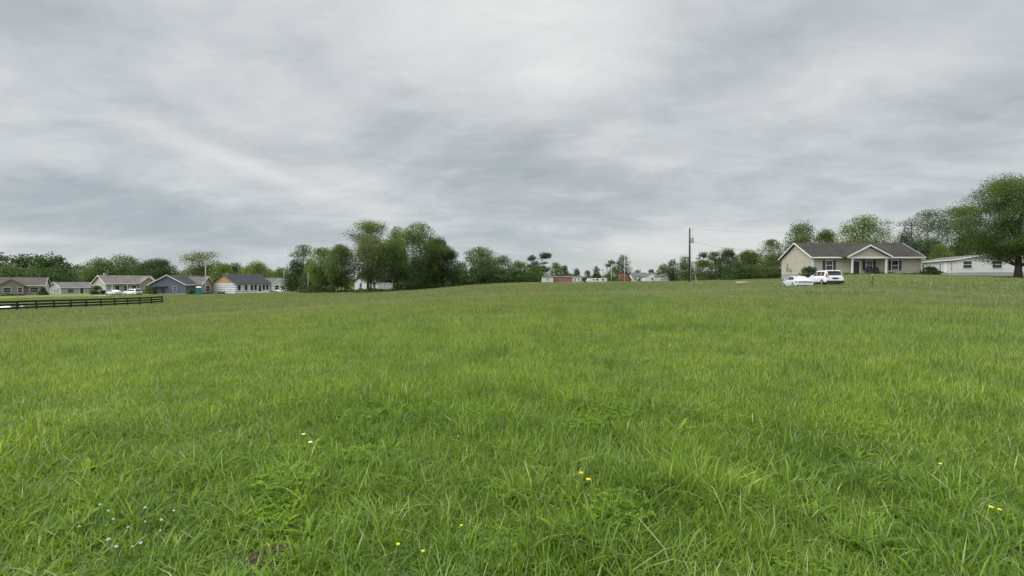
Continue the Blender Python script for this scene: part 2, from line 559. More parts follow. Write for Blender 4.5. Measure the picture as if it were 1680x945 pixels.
def crown_arrays(W, H0, H1, leaf, prof='round', nclump=42, cover=3.0, clump=.2, shell=.55, flat=.82, W2=None, fill=.34):
    """leaf diamonds in clumps through the crown volume between heights H0 and H1; returns verts, faces, tint, clump centres"""
    W2 = W2 or W
    f = PROFILES[prof]
    tt = np.linspace(0.02, .98, 60)
    wt = f(tt) ** 1.2
    ct = rng.choice(tt, nclump, p=wt / wt.sum())
    ct[0], ct[1] = .93, .78
    ct[2:2 + nclump // 6] = rng.uniform(.02, .35, nclump // 6)
    ct = np.clip(ct + rng.uniform(-.02, .02, nclump), 0.01, .97)
    an = rng.uniform(0, 2 * PI, nclump)
    rr = f(ct) * (shell + (1 - shell) * rng.random(nclump)) * rng.choice([1, 1, 1, .45], nclump) * rng.uniform(.85, 1.12, nclump)
    rr[0] *= .35
    rr[1] *= .4
    rc = clump * .95 * math.sqrt(min(W, 1.6 * (H1 - H0)) * (H1 - H0)) * rng.uniform(.5, 1.35, nclump)
    rc = np.minimum(rc, W * .33)
    rc[0] *= .9
    rad = np.maximum(rr - rc / W * 1.0, 0.0) if prof != 'umbrella' else rr * .8
    cx = rad * W / 2 * np.cos(an) * 1.0
    cy = rad * W2 / 2 * np.sin(an)
    cz = H0 + (H1 - H0) * ct
    cz = np.minimum(cz, H1 - rc * flat * .7)
    cz = np.maximum(cz, H0 + rc * flat * .6)
    cc = np.column_stack([cx, cy, cz])
    ph = rng.uniform(0, 6, 3)
    n = int(2.7 * cover * W * (H1 - H0) / (leaf * leaf))
    n = min(n, 110000)
    wgt = rc ** 2
    ci = rng.choice(nclump, n, p=wgt / wgt.sum())
    d = unit(n)
    r = rc[ci] * rng.random(n) ** .44
    pos = cc[ci] + d * r[:, None] * np.array([1.12, 1.12, flat])
    # looser foliage that fills the crown between the clumps
    m = rng.random(n) < fill
    k_ = int(m.sum())
    t_ = rng.choice(tt, k_, p=f(tt) ** 1.5 / (f(tt) ** 1.5).sum()) + rng.uniform(-.009, .009, k_)
    a_ = rng.uniform(0, 2 * PI, k_)
    lump = .86 + .16 * np.sin(3 * a_ + 9 * t_ + ph[0]) * np.sin(11 * t_ + ph[1]) + .10 * np.sin(7 * a_ - 13 * t_ + ph[2])
    r_ = f(np.clip(t_, .01, .99)) * np.sqrt(rng.uniform(.25, 1, k_)) * lump
    pos[m] = np.column_stack([r_ * W / 2 * np.cos(a_), r_ * W2 / 2 * np.sin(a_), H0 + (H1 - H0) * t_ * .97])
    # stray sprays that break the outline
    stray = rng.random(n) < .06
    pos[stray] += d[stray] * (rc[ci][stray] * rng.uniform(.1, .4, stray.sum()))[:, None]
    for ax_, w_ in ((0, W), (1, W2)):
        lo_, hi_ = np.percentile(pos[:, ax_], (.7, 99.3))
        pos[:, ax_] = (pos[:, ax_] - (lo_ + hi_) / 2) * (w_ / (hi_ - lo_)) + (lo_ + hi_) / 2 * .2
        cc[:, ax_] = (cc[:, ax_] - (lo_ + hi_) / 2) * (w_ / (hi_ - lo_)) + (lo_ + hi_) / 2 * .2
    tp_ = np.percentile(pos[:, 2], 99.3)
    pos[:, 2] = H0 + (pos[:, 2] - H0) * (H1 - H0) / (tp_ - H0)
    cc[:, 2] = H0 + (cc[:, 2] - H0) * (H1 - H0) / (tp_ - H0)
    keep = pos[:, 2] > H0 * .85 - .3
    pos, ci, d = pos[keep], ci[keep], d[keep]
    n = len(pos)
    nrm = unit(n) * 1.0 + d * .5 + np.array([0, 0, .5])
    nrm /= np.linalg.norm(nrm, axis=1)[:, None]
    a = np.cross(nrm, unit(n))
    a /= np.linalg.norm(a, axis=1)[:, None] + 1e-9
    b = np.cross(nrm, a)
    s = leaf * rng.uniform(.6, 1.35, n)[:, None]
    v = np.empty((n, 4, 3))
    v[:, 0] = pos - a * s * .62
    v[:, 1] = pos - b * s * .44 + nrm * s * .08
    v[:, 2] = pos + a * s * .62
    v[:, 3] = pos + b * s * .44 + nrm * s * .08
    ctint = rng.uniform(0, 1, nclump)
    tint = np.clip(ctint[ci] * .72 + rng.uniform(0, .3, n), 0, 1)
    fa = np.arange(n * 4).reshape(n, 4)
    return v.reshape(-1, 3), fa, np.repeat(tint, 4), cc


def trunk_builder(H, r0, cc, H0, lean=(0, 0), nlimb=14, top=.8, multi=1):
    mb = MB()
    order = list(range(len(cc)))
    random.shuffle(order)
    stems = []
    for s in range(multi):
        ox, oy = (0, 0) if multi == 1 else (random.uniform(-.5, .5) * r0 * 6, random.uniform(-.5, .5) * r0 * 6)
        pts, rad = [], []
        k = 7
        for i in range(k):
            t = i / (k - 1)
            pts.append((ox * (1 + t) + lean[0] * t * t + random.uniform(-.12, .12) * r0 * 3 * (t > 0),
                        oy * (1 + t) + lean[1] * t * t + random.uniform(-.12, .12) * r0 * 3 * (t > 0), -.3 + t * (H * top + .3)))
            rad.append(r0 * ((1 - t) ** .8 * .85 + .12) * (1.35 if i == 0 else 1) / (multi ** .4))
        mb.tube(pts, rad, 8)
        stems.append((pts, rad))
    for j in order[:nlimb]:
        c = cc[j]
        pts, rad = random.choice(stems)
        # leave the trunk below the clump
        zs = max(H0 * .75, min(c[2] - .35 * math.hypot(c[0], c[1]) - .1 * H, H * top * .92))
        zs = max(zs, H * .08)
        i = min(range(len(pts)), key=lambda q: abs(pts[q][2] - zs))
        st = Vector(pts[i])
        en = Vector(c)
        mid = st.lerp(en, .5) + Vector((0, 0, -.06 * (en - st).length)) + Vector((random.uniform(-.1, .1), random.uniform(-.1, .1), 0)) * (en - st).length * .5
        r = rad[i] * .55
        mb.tube([st, mid, en], [r, r * .6, r * .22], 5, False)
    return mb


def tree(name, label, px0, px1, ytop, d, prof='round', leafm='leaf_mid', cb=.18, bark='bark', nclump=42, cover=2.6,
         clump=.2, leafk=.0018, shell=.5, multi=1, nlimb=14, group=None, flat=.82, fill=.34, hide=0.0, trunk_r=None, cat='tree', seedx=0):
    base = on_ground((px0 + px1) / 2, d)
    top = P((px0 + px1) / 2, ytop, d)
    H = top.z - base.z
    W = (px1 - px0) / F * d
    group = group or {'copse_tree': 'trees of the copse', 'pine_tree': 'tufted dark pines'}.get(name, 'leafy trees around the field')
    root = thing(name, label, cat, base, 0, group)
    leaf = max(leafk * d, .08)
    v, f, t, cc = crown_arrays(W, H * cb, H, leaf, prof, nclump, cover, clump, shell, flat, None, fill)
    r0 = trunk_r or max(.10, H * .018)
    trunk_builder(H, r0, cc, H * cb, (random.uniform(-.03, .03) * H, 0), nlimb, .82 if prof != 'umbrella' else .9, multi).build('trunk', M[bark], root, smooth=True)
    link_mesh('crown', np_mesh('crown', v, f, M[leafm], t), root)
    return root


def wood_mass(name, label, specs, leafm, cat='woods', leafk=.0032, cover=2.6):
    """a far wood that reads as one mass: specs = [(px0,px1,ytop,d)]"""
    V, Fc, T, n = [], [], [], 0
    for px0, px1, ytop, d in specs:
        base = on_ground((px0 + px1) / 2, d)
        H = max(1.0, P((px0 + px1) / 2, ytop, d).z - base.z)
        W = (px1 - px0) / F * d
        v, f, t, cc = crown_arrays(W, H * .03, H, leafk * d, 'dome', 18, cover, .24)
        V.append(v + np.array(base))
        Fc.append(f + n)
        T.append(t)
        n += len(v)
    o = link_mesh(name, np_mesh(name, np.vstack(V), np.vstack(Fc), M[leafm], np.concatenate(T)))
    return tag(o, label, cat, kind='stuff')


def shrub(name, label, px, ytop, d, w, leafm='leaf_dark', group=None, prof='dome', leaf=None, cat='shrub'):
    base = on_ground(px, d)
    H = P(px, ytop, d).z - base.z
    root = thing(name, label, cat, base, 0, group)
    v, f, t, cc = crown_arrays(w, .04 * H, H, leaf or max(.002 * d, .06), prof, 14, 4.0, .27, .5)
    mb = MB()
    for c in cc[:9]:
        mb.tube([(0, 0, -.1), Vector(c) * .5 + Vector((0, 0, .05)), c], [.04, .025, .01], 5, False)
    mb.build('stem', M['bark'], root)
    link_mesh('foliage', np_mesh('foliage', v, f, M[leafm], t), root)
    return root




# ------------------------------------------------------------------ houses
def window(root, x, y, z, w, h, mat_frame='white', face='front', mull=True, shutters=False, name='window'):
    """window on a wall lying at local y (face front, looking along -y) or local x (face left, looking along -x)"""
    t = .07

    def put(mb, a0, a1, z0, z1, o0, o1):
        if face == 'front':
            mb.box(a0, a1, y - o1, y - o0, z0, z1)
        elif face == 'left':
            mb.box(x_ - o1, x_ - o0, a0, a1, z0, z1)
        else:
            mb.box(x_ + o0, x_ + o1, a0, a1, z0, z1)
    if face == 'front':
        c = x
        x_ = None
    else:
        c = y
        x_ = x
    fr = MB()
    put(fr, c - w / 2 - t, c - w / 2, z - t, z + h + t, .003, .06)
    put(fr, c + w / 2, c + w / 2 + t, z - t, z + h + t, .003, .06)
    put(fr, c - w / 2, c + w / 2, z + h, z + h + t, .003, .06)
    put(fr, c - w / 2, c + w / 2, z - t, z, .003, .08)
    if mull:
        put(fr, c - w / 2, c + w / 2, z + h / 2 - .03, z + h / 2 + .03, .025, .05)
    wo = fr.build(name, M[mat_frame], root)
    pn = MB()
    put(pn, c - w / 2, c + w / 2, z, z + h, .004, .022)
    pn.build('pane', M['glass'], wo)
    if shutters:
        for s in (-1, 1):
            sb = MB()
            a = c + s * (w / 2 + t + .02)
            b = a + s * .42
            put(sb, min(a, b), max(a, b), z - .05, z + h + .05, .003, .045)
            sb.build('shutter', M['shutter'], root)
    return wo


def gable_roof(mb, L, D, eave, ridge, oh=.4, th=.16, x0=0, y0=0):
    """two slabs, ridge along x"""
    h = D / 2
    sl = (ridge - eave) / h
    lo = eave - sl * oh
    for s in (0, 1):
        ya, yb = (y0 - oh, y0 + h) if s == 0 else (y0 + D + oh, y0 + h)
        mb.hexa([(x0 - oh, ya, lo), (x0 + L + oh, ya, lo), (x0 + L + oh, yb, ridge), (x0 - oh, yb, ridge)],
                [(x0 - oh, ya, lo + th), (x0 + L + oh, ya, lo + th), (x0 + L + oh, yb, ridge + th), (x0 - oh, yb, ridge + th)])


def fascia(mb, L, D, eave, ridge, oh=.4, th=.2, x0=0, y0=0, w=.05):
    """white rake boards on both gable ends and eave boards front and back, just outside the roof slab"""
    h = D / 2
    sl = (ridge - eave) / h
    lo = eave - sl * oh
    for xx in (x0 - oh - w, x0 + L + oh):
        for s in (0, 1):
            ya, yb = (y0 - oh, y0 + h) if s == 0 else (y0 + D + oh, y0 + h)
            q = [(xx, ya, lo - .03), (xx + w, ya, lo - .03), (xx + w, yb, ridge - .03), (xx, yb, ridge - .03)]
            mb.hexa(q, [(a, b, c + th) for a, b, c in q])
    for ya in (y0 - oh - w, y0 + D + oh):
        mb.box(x0 - oh, x0 + L + oh, ya, ya + w, lo - .03, lo + th - .03)


def gable_house(name, label, corner, rz, L, D, eave, ridge, wall, roof, trim='white', gable=None, cat='house', found=.35, oh=.4):
    """origin: front-left corner at ground; front runs along +x and looks along -y"""
    root = thing(name, label, cat, corner, rz)
    h = D / 2
    MB().box(.03, L - .03, .03, D - .03, -1.5, found).build('foundation', M['block'], root)
    if gable:
        MB().box(0, L, 0, D, found, eave).build('wall', M[wall], root)
        MB().prism([(0, eave), (D, eave), (h, ridge)], 'x', 0, L).build('gable', M[gable], root)
    else:
        MB().prism([(0, found), (D, found), (D, eave), (h, ridge), (0, eave)], 'x', 0, L).build('wall', M[wall], root)
    mb = MB()
    gable_roof(mb, L, D, eave + .02, ridge + .02, oh)
    mb.build('roof', M[roof], root)
    mb = MB()
    fascia(mb, L, D, eave + .02, ridge + .02, oh)
    mb.build('fascia', M[trim], root)
    return root


def front_gable(root, x0, x1, proj, eave, peak, wall, roof, trim='white', depth=4.0, found=.35, open_porch=False):
    """cross gable facing front (-y), ridge along y"""
    w = x1 - x0
    m = (x0 + x1) / 2
    sl = (peak - eave) / (w / 2)
    oh = .3
    lo = eave - sl * oh
    th = .14
    if not open_porch:
        MB().prism([(x0, found), (x1, found), (x1, eave), (m, peak), (x0, eave)], 'y', -proj, -.003).build('front_wall', M[wall], root)
    else:
        MB().prism([(x0 + .1, eave), (x1 - .1, eave), (m, peak - .05)], 'y', -proj, -proj + .15).build('gable', M[wall], root)
        MB().box(x0 - .1, x1 + .1, -proj - .05, -proj + .2, eave - .28, eave - .002).build('beam', M[trim], root)
        MB().box(x0, x1, -proj + .2, -.004, eave - .1, eave - .003).build('porch_ceiling', M[trim], root)
    rb = MB()
    for s in (-1, 1):
        e = m + s * (w / 2 + oh)
        lov = [(e, -proj - oh, lo), (m, -proj - oh, peak), (m, depth, peak), (e, depth * .35, lo)]
        rb.hexa(lov, [(a, b, c + th) for a, b, c in lov])
    rb.build('gable_roof', M[roof], root)
    fb = MB()
    for s in (-1, 1):
        e = m + s * (w / 2 + oh)
        q = [(e, -proj - oh - .05, lo - .04), (m, -proj - oh - .05, peak - .04), (m, -proj - oh, peak - .04), (e, -proj - oh, lo - .04)]
        fb.hexa(q, [(a, b, c + .22) for a, b, c in q])
    fb.build('rake_board', M[trim], root)


def door(root, x, y, z, w=.95, h=2.05, mat='door', trim='white'):
    o = MB().box(x - w / 2, x + w / 2, y - .05, y - .004, z, z + h).build('door', M[mat], root)
    MB().tube([(x + w / 2 - .1, y - .1, z + 1), (x + w / 2 - .1, y - .05, z + 1)], .03, 6).build('handle', M['greymetal'], o)
    mb = MB()
    for s in (-1, 1):
        a = x + s * (w / 2 + .003)
        b = a + s * .14
        mb.box(min(a, b), max(a, b), y - .06, y - .003, z, z + h + .12)
    mb.box(x - w / 2, x + w / 2, y - .06, y - .003, z + h + .003, z + h + .12)
    mb.build('door_frame', M[trim], root)



# ------------------------------------------------------------------ the trees of the place
# far woods that read as masses
wood_mass('woods', 'long dark green wood closing the view behind the brick house and the tan house', [
    (-120, -30, 424, 225), (-70, 10, 421, 215), (-30, 30, 418, 222), (12, 52, 420, 215), (36, 72, 419, 225), (56, 96, 418, 212), (78, 112, 421, 222),
    (92, 126, 432, 216), (110, 150, 436, 226), (-40, 60, 436, 200), (40, 130, 440, 198), (120, 180, 442, 205), (170, 240, 440, 215)], 'leaf_dark')
wood_mass('woods', 'low pale green wood stretching behind the house wrapped in white', [
    (225, 300, 444, 240), (280, 330, 446, 235), (320, 372, 437, 226), (350, 398, 436, 230), (385, 430, 438, 222), (410, 452, 440, 230), (440, 478, 445, 236),
    (470, 520, 444, 240), (500, 560, 446, 240), (560, 640, 448, 236), (640, 700, 450, 240)], 'leaf_mid')
wood_mass('woods', 'dark understorey of the wood along the far edge of the field', [
    (735, 775, 442, 152), (762, 802, 438, 150), (795, 838, 440, 152), (826, 868, 442, 154), (852, 884, 446, 158)], 'leaf_dark', cover=3.2)
wood_mass('woods', 'hazy distant wood on the skyline beyond the red mobile home', [
    (905, 960, 449, 420), (945, 1010, 451, 430), (1000, 1060, 453, 430), (1050, 1110, 451, 420), (1100, 1180, 450, 410), (1170, 1260, 452, 420), (1250, 1400, 452, 420),
    (700, 800, 452, 430), (800, 910, 452, 430), (520, 700, 456, 440)], 'leaf_far', cover=2.2)
wood_mass('woods', 'hazy distant wood on the skyline beyond the left houses', [
    (-300, -120, 452, 420), (-150, 20, 452, 420), (0, 160, 453, 420), (150, 300, 454, 420), (290, 420, 454, 430), (400, 540, 455, 430)], 'leaf_far', cover=2.2)

T = tree
# behind the left houses
T('leafy_tree', 'bushy mid green tree behind the roof of the tan house', 138, 190, 425, 190, 'round', 'leaf_mid', .1)
T('leafy_tree', 'taller bushy tree right of the tan house roof with uneven top', 176, 234, 420, 196, 'round', 'leaf_mid', .1)
T('leafy_tree', 'dark round dense tree behind the slate blue house', 226, 284, 426, 188, 'round', 'leaf_dark', .08, nclump=34, cover=4)
T('leafy_tree', 'tall loose crowned tree behind the slate blue house rising over the low wood', 303, 353, 414, 178, 'fan', 'leaf_olive', .30, nclump=22, cover=1.9, clump=.17, fill=.18)
T('leafy_tree', 'pale rounded tree behind the white wrapped house', 342, 390, 432, 196, 'dome', 'leaf_light', .1)
T('leafy_tree', 'dark green tree peeking above the charcoal roof of the wrapped house', 373, 402, 432, 205, 'dome', 'leaf_dark', .1)
T('leafy_tree', 'broad pale green tree right of the wrapped house roof', 392, 450, 430, 200, 'dome', 'leaf_light', .1)
T('leafy_tree', 'small tree above the grey low house', 444, 482, 440, 190, 'dome', 'leaf_mid', .1)
# group around the copse
T('leafy_tree', 'thin grey see-through tree left of the copse', 479, 517, 402, 125, 'fan', 'leaf_grey', .35, 'bark_pale', 18, 1.1, .15, nlimb=18, fill=.18)
T('leafy_tree', 'dense low tree below the thin grey tree', 466, 506, 427, 122, 'dome', 'leaf_dark', .02)
T('leafy_tree', 'small dull green tree between the pale pole and the copse', 496, 524, 428, 118, 'tall', 'leaf_grey', .05)
T('copse_tree', 'bright green round tree at the left end of the copse', 506, 552, 408, 103, 'round', 'leaf_light', .14, multi=2, nclump=34, cover=3.6)
T('copse_tree', 'second bright green tree of the copse with dark trunk foot', 536, 584, 403, 100, 'round', 'leaf_mid', .12, nclump=34, cover=3.6)
T('copse_tree', 'tallest open-topped tree of the copse with sky showing through', 575, 633, 363, 108, 'fan', 'leaf_mid', .42, nclump=46, cover=2.0, clump=.16, nlimb=20, fill=.18)
T('copse_tree', 'light leaved tree in front of the tallest copse tree', 578, 638, 389, 100, 'round', 'leaf_olive', .20, nclump=46, cover=2.6, multi=2, nlimb=18)
T('copse_tree', 'slender pale tree with pointed tip in the middle of the copse', 634, 668, 374, 106, 'tall', 'leaf_light', .25, nclump=26, cover=2.6)
T('copse_tree', 'mid copse tree with bare lower trunk left of the biggest tree', 616, 668, 394, 99, 'round', 'leaf_mid', .17, nclump=32, cover=2.8, multi=2)
T('copse_tree', 'biggest dark dense tree of the copse', 650, 728, 369, 101, 'round', 'leaf_mid', .07, nclump=64, cover=3.0, clump=.15)
T('copse_tree', 'dark tree on the right shoulder of the copse', 694, 744, 392, 104, 'round', 'leaf_dark', .07, nclump=36, cover=3.6)
T('copse_tree', 'low sloping tree at the right end of the copse', 716, 757, 409, 103, 'dome', 'leaf_dark', .05, nclump=30, cover=3.4)
T('copse_tree', 'low bushy tree under the biggest copse tree', 664, 704, 424, 97, 'dome', 'leaf_dark', .04)
# middle distance
T('leafy_tree', 'tall tree with fanned crown in the middle wood', 764, 813, 407, 158, 'fan', 'leaf_mid', .12, nclump=34, cover=3.4, fill=.18)
T('leafy_tree', 'low tree between the copse and the fanned tree', 742, 774, 431, 160, 'dome', 'leaf_mid', .04)
T('leafy_tree', 'rounded dark topped tree right of the fanned tree', 800, 846, 421, 165, 'dome', 'leaf_mid', .05, nclump=30)
T('leafy_tree', 'reddish green rounded tree sloping down to the pines', 830, 874, 429, 163, 'dome', 'leaf_olive', .05, nclump=30)
T('leafy_tree', 'dark bush-like tree in front of the middle wood', 782, 826, 436, 151, 'dome', 'leaf_dark', .02)
T('pine_tree', 'dark pine with umbrella tufts on the left of the far pair', 862, 884, 419, 246, 'umbrella', 'leaf_pine', .45, nclump=10, cover=2.3, clump=.3, flat=.5, fill=.06)
T('pine_tree', 'taller dark pine with umbrella tufts left of the red mobile home', 874, 905, 415, 250, 'umbrella', 'leaf_pine', .42, nclump=14, cover=2.3, clump=.26, flat=.5, fill=.06)
T('leafy_tree', 'bright green tree below the dark umbrella pines', 861, 904, 437, 238, 'dome', 'leaf_mid', .04, cover=4)
T('leafy_tree', 'pale green pointed tree behind the red mobile home', 902, 924, 431, 230, 'tall', 'leaf_light', .05)
T('leafy_tree', 'small dark oval tree behind the roof of the red mobile home', 918, 933, 436, 235, 'round', 'leaf_dark', .05)
T('leafy_tree', 'small dark tree behind the white trailer end', 940, 953, 441, 240, 'dome', 'leaf_dark', .05)
T('leafy_tree', 'small ragged tree left of the long white camper', 956, 972, 444, 240, 'dome', 'leaf_grey', .05)
T('leafy_tree', 'dark ragged tree behind the long white camper', 968, 988, 438, 245, 'cone', 'leaf_dark', .05)
T('leafy_tree', 'thin tree with flat tuft top beside a pale far pole', 992, 1012, 427, 240, 'umbrella', 'leaf_grey', .62, nclump=7, cover=1.5, clump=.3, flat=.45, fill=.06)
T('leafy_tree', 'bright round bushy tree under the flat tufted tree', 994, 1020, 438, 235, 'dome', 'leaf_mid', .03)
T('leafy_tree', 'tall dark open tree behind the red truck', 1008, 1035, 420, 240, 'tall', 'leaf_dark', .1, nclump=20, cover=2.2)
T('leafy_tree', 'tiny rounded tree behind the white gabled houses', 1038, 1053, 443, 265, 'dome', 'leaf_dark', .05)
T('leafy_tree', 'tiny rounded tree between white gable and grey house', 1060, 1076, 442, 265, 'dome', 'leaf_mid', .05)
# beyond the wooden pole
T('leafy_tree', 'rounded tree left of the wooden pole behind the grey house', 1074, 1102, 434, 190, 'dome', 'leaf_mid', .04)
T('leafy_tree', 'darker narrow tree left of the wooden pole', 1094, 1114, 427, 180, 'tall', 'leaf_dark', .04)
T('leafy_tree', 'tree right behind the wooden pole', 1110, 1140, 421, 170, 'dome', 'leaf_mid', .04, nclump=30)
T('leafy_tree', 'bushy tree behind the yellow pole guard', 1134, 1178, 428, 140, 'dome', 'leaf_mid', .03, nclump=30, cover=3.8)
T('pine_tree', 'dark pine with clustered tufts right of the wooden pole', 1142, 1164, 414, 185, 'umbrella', 'leaf_pine', .5, nclump=10, cover=2.2, clump=.28, flat=.6, fill=.06)
T('pine_tree', 'second dark pine with clustered tufts nearer the tan house', 1160, 1184, 413, 183, 'umbrella', 'leaf_pine', .5, nclump=11, cover=2.2, clump=.28, flat=.6, fill=.06)
T('leafy_tree', 'dark upright tree just right of the two tufted pines', 1174, 1214, 410, 135, 'tall', 'leaf_dark', .03, nclump=32, cover=3.6)
T('leafy_tree', 'broad flat topped tree midway between the pines and the tan house', 1206, 1256, 412, 125, 'dome', 'leaf_mid', .03, nclump=32, cover=3.6)
T('leafy_tree', 'tree with thin see-through top left of the tan gable', 1246, 1288, 393, 118, 'round', 'leaf_olive', .3, nclump=30, cover=1.8, clump=.17, fill=.3)
T('leafy_tree', 'dense green tree against the left gable of the tan house', 1240, 1300, 416, 112, 'dome', 'leaf_mid', .03, nclump=36, cover=3.6)
T('leafy_tree', 'low bush-like tree below the flat topped tree', 1186, 1240, 432, 116, 'dome', 'leaf_dark', .02, cover=3.6)
# behind the tan house
T('leafy_tree', 'ragged tree rising behind the left end of the brown roof', 1290, 1340, 367, 98, 'round', 'leaf_mid', .1, nclump=30, cover=2.8)
T('leafy_tree', 'smaller dark tree behind the brown roof beside the ragged one', 1330, 1378, 378, 104, 'dome', 'leaf_mid', .1, nclump=28)
T('leafy_tree', 'broad feathery pale green tree behind the middle of the brown roof', 1362, 1462, 358, 100, 'dome', 'leaf_light', .1, nclump=50, cover=2.4, clump=.15)
T('leafy_tree', 'dark pointed tree left of the pole behind the right roof end', 1468, 1504, 366, 108, 'cone', 'leaf_dark', .05, nclump=24)
T('leafy_tree', 'tall airy tree with thin sprays behind the white mobile home', 1494, 1552, 345, 118, 'fan', 'leaf_grey', .3, 'bark_pale', 24, 1.15, .14, nlimb=22, fill=.18)
T('leafy_tree', 'tall dark airy tree next to the big right tree', 1544, 1600, 339, 116, 'fan', 'leaf_mid', .3, 'bark', 26, 1.7, .15, nlimb=22, fill=.18)
T('leafy_tree', 'low green tree behind the roof of the white mobile home', 1480, 1560, 391, 110, 'dome', 'leaf_dark', .03, nclump=34)
T('leafy_tree', 'bright pale bushy tree just above the white mobile home roof', 1526, 1562, 402, 104, 'dome', 'leaf_light', .04, nclump=18)
T('leafy_tree', 'dark tree filling the gap behind the white mobile home', 1560, 1640, 384, 115, 'dome', 'leaf_mid', .03, nclump=36)
T('leafy_tree', 'dark tree beyond the right end of the white mobile home', 1630, 1760, 385, 112, 'dome', 'leaf_dark', .03, nclump=36)
T('leafy_tree', 'large spreading tree with low hanging boughs standing in front of the white mobile home', 1596, 1744, 293, 63, 'round', 'leaf_mid', .16,
  nclump=120, cover=3.4, clump=.125, leafk=.0018, nlimb=44, trunk_r=.38, shell=.5, fill=.22)
# undergrowth below the copse
wood_mass('undergrowth', 'dark undergrowth and saplings beneath the copse', [
    (500, 540, 466, 99), (528, 560, 468, 98), (560, 580, 471, 98), (580, 640, 472.5, 97), (640, 668, 466, 97), (660, 700, 456, 99), (690, 730, 452, 100), (716, 752, 456, 101),
    (488, 512, 467, 101)], 'leaf_dark', 'undergrowth', cover=3.0)

# ------------------------------------------------------------------ houses
def corner(px, d, dz=0.0):
    p = on_ground(px, d)
    return Vector((p.x, p.y, p.z + dz))


# --- the tan ranch house on the right
c0 = corner(1332, 72)
L, D, EV, RG = 17.0, 8.2, 2.95, 5.30
zr = P(1420, 451.5, 72).z - .12
th_ = gable_house('ranch_house', 'tan ranch house with brown shingle roof, white posted porch and dark shutters', (c0.x, c0.y, zr), math.radians(0), L, D, EV, RG, 'tan', 'sh_brown', found=.30, oh=.34)
front_gable(th_, 4.5, 10.8, 1.5, EV - .02, 4.55, 'tan', 'sh_brown', open_porch=True, depth=3.4)
for x in (5.25, 10.4):
    mb = MB().box(x - .1, x + .1, -1.45, -1.25, .34, EV - .285)
    mb.box(x - .14, x + .14, -1.49, -1.21, .24, .34)
    mb.box(x - .14, x + .14, -1.49, -1.21, EV - .38, EV - .288)
    mb.build('porch_post', M['white'], th_)
MB().box(4.5, 10.9, -1.6, -.004, -.6, .235).build('porch_floor', M['concrete'], th_)
MB().box(6.4, 8.4, -2.1, -1.604, -.6, .1).build('step', M['brick'], th_)
window(th_, 2.65, 0, .95, 1.0, 1.42, shutters=True)
window(th_, 8.85, 0, .95, 1.0, 1.42, shutters=True)
window(th_, 12.85, 0, .95, 1.0, 1.42, shutters=True)
door(th_, 6.85, 0, .24)
for x in (-.02, L - .06):
    MB().box(x - .03, x + .11, -.045, -.003, .30, EV - .1).build('corner_board', M['offwhite'], th_)
mb = MB().tube([(.12, -.12, EV - .15), (.12, -.12, .1), (.12, -.4, .02)], .045, 6)
mb.build('downspout', M['offwhite'], th_)
MB().box(.0, L, -.62, -.505, EV - .22, EV - .09).build('gutter', M['white'], th_)
mb = MB().box(-.16, -.003, 6.2, 6.55, 1.0, 1.55)
mb.box(-.12, -.003, 6.32, 6.4, 1.55, 2.1)
mb.build('electric_meter', M['greymetal'], th_)
MB().box(-.2, -.003, 5.3, 5.65, .85, 1.2).build('utility_box', M['greymetal'], th_)
for xx in (4.2, 12.4):
    MB().tube([(xx, 5.6, RG - .9), (xx, 5.6, RG + .25)], .05, 6).build('vent_pipe', M['polepale'], th_)

# --- white double-wide mobile home behind the big tree
c1 = corner(1570, 80)
mh = gable_house('mobile_home', 'white mobile home with pale brown roof partly hidden by the big tree', (c1.x, c1.y, P(1570, 451, 80).z), math.radians(-22), 9.5, 19.0, 2.62, 2.63, 'whitepanel', 'sh_tan', found=.4, oh=.02)
for ch in [c for c in mh.children if c.name.split('.')[0] in ('wall', 'roof', 'fascia')]:
    bpy.data.objects.remove(ch)
MB().prism([(0, .4), (9.5, .4), (9.5, 2.62), (4.75, 3.55), (0, 2.62)], 'y', 0, 19).build('wall', M['whitepanel'], mh)
rb, fb = MB(), MB()
for s in (-1, 1):
    e = 4.75 + s * 5.05
    q = [(e, -.25, 2.60), (4.75, -.25, 3.57), (4.75, 19.25, 3.57), (e, 19.25, 2.60)]
    rb.hexa(q, [(a, b, c + .1) for a, b, c in q])
    q = [(e, -.3, 2.54), (4.75, -.3, 3.51), (4.75, -.252, 3.51), (e, -.252, 2.54)]
    fb.hexa(q, [(a, b, c + .2) for a, b, c in q])
    e2 = e + s * .05
    fb.box(min(e, e2), max(e, e2), -.25, 19.25, 2.54, 2.72)
rb.build('roof', M['sh_tan'], mh)
fb.build('fascia', M['offwhite'], mh)
window(mh, 1.35, 0, 1.15, 1.15, 1.2)
window(mh, 5.2, 0, 1.15, 1.2, 1.2)
window(mh, 7.9, 0, 1.15, 1.0, 1.2)
for yy, w_ in ((1.8, .35), (6.0, .45), (10.0, .4), (13.0, .8), (16.5, .8)):
    window(mh, 0, yy, .95, w_, 1.25, face='left')
o = MB().box(-.05, -.004, 3.6, 4.45, .5, 2.45).build('door', M['white'], mh)
mb = MB()
for i in range(3):
    mb.box(-.35 - .3 * i, -.06 - .3 * i, 3.5, 4.6, -.5, .42 - .14 * i)
mb.build('step', M['polepale'], mh)

# --- left row
R = math.radians
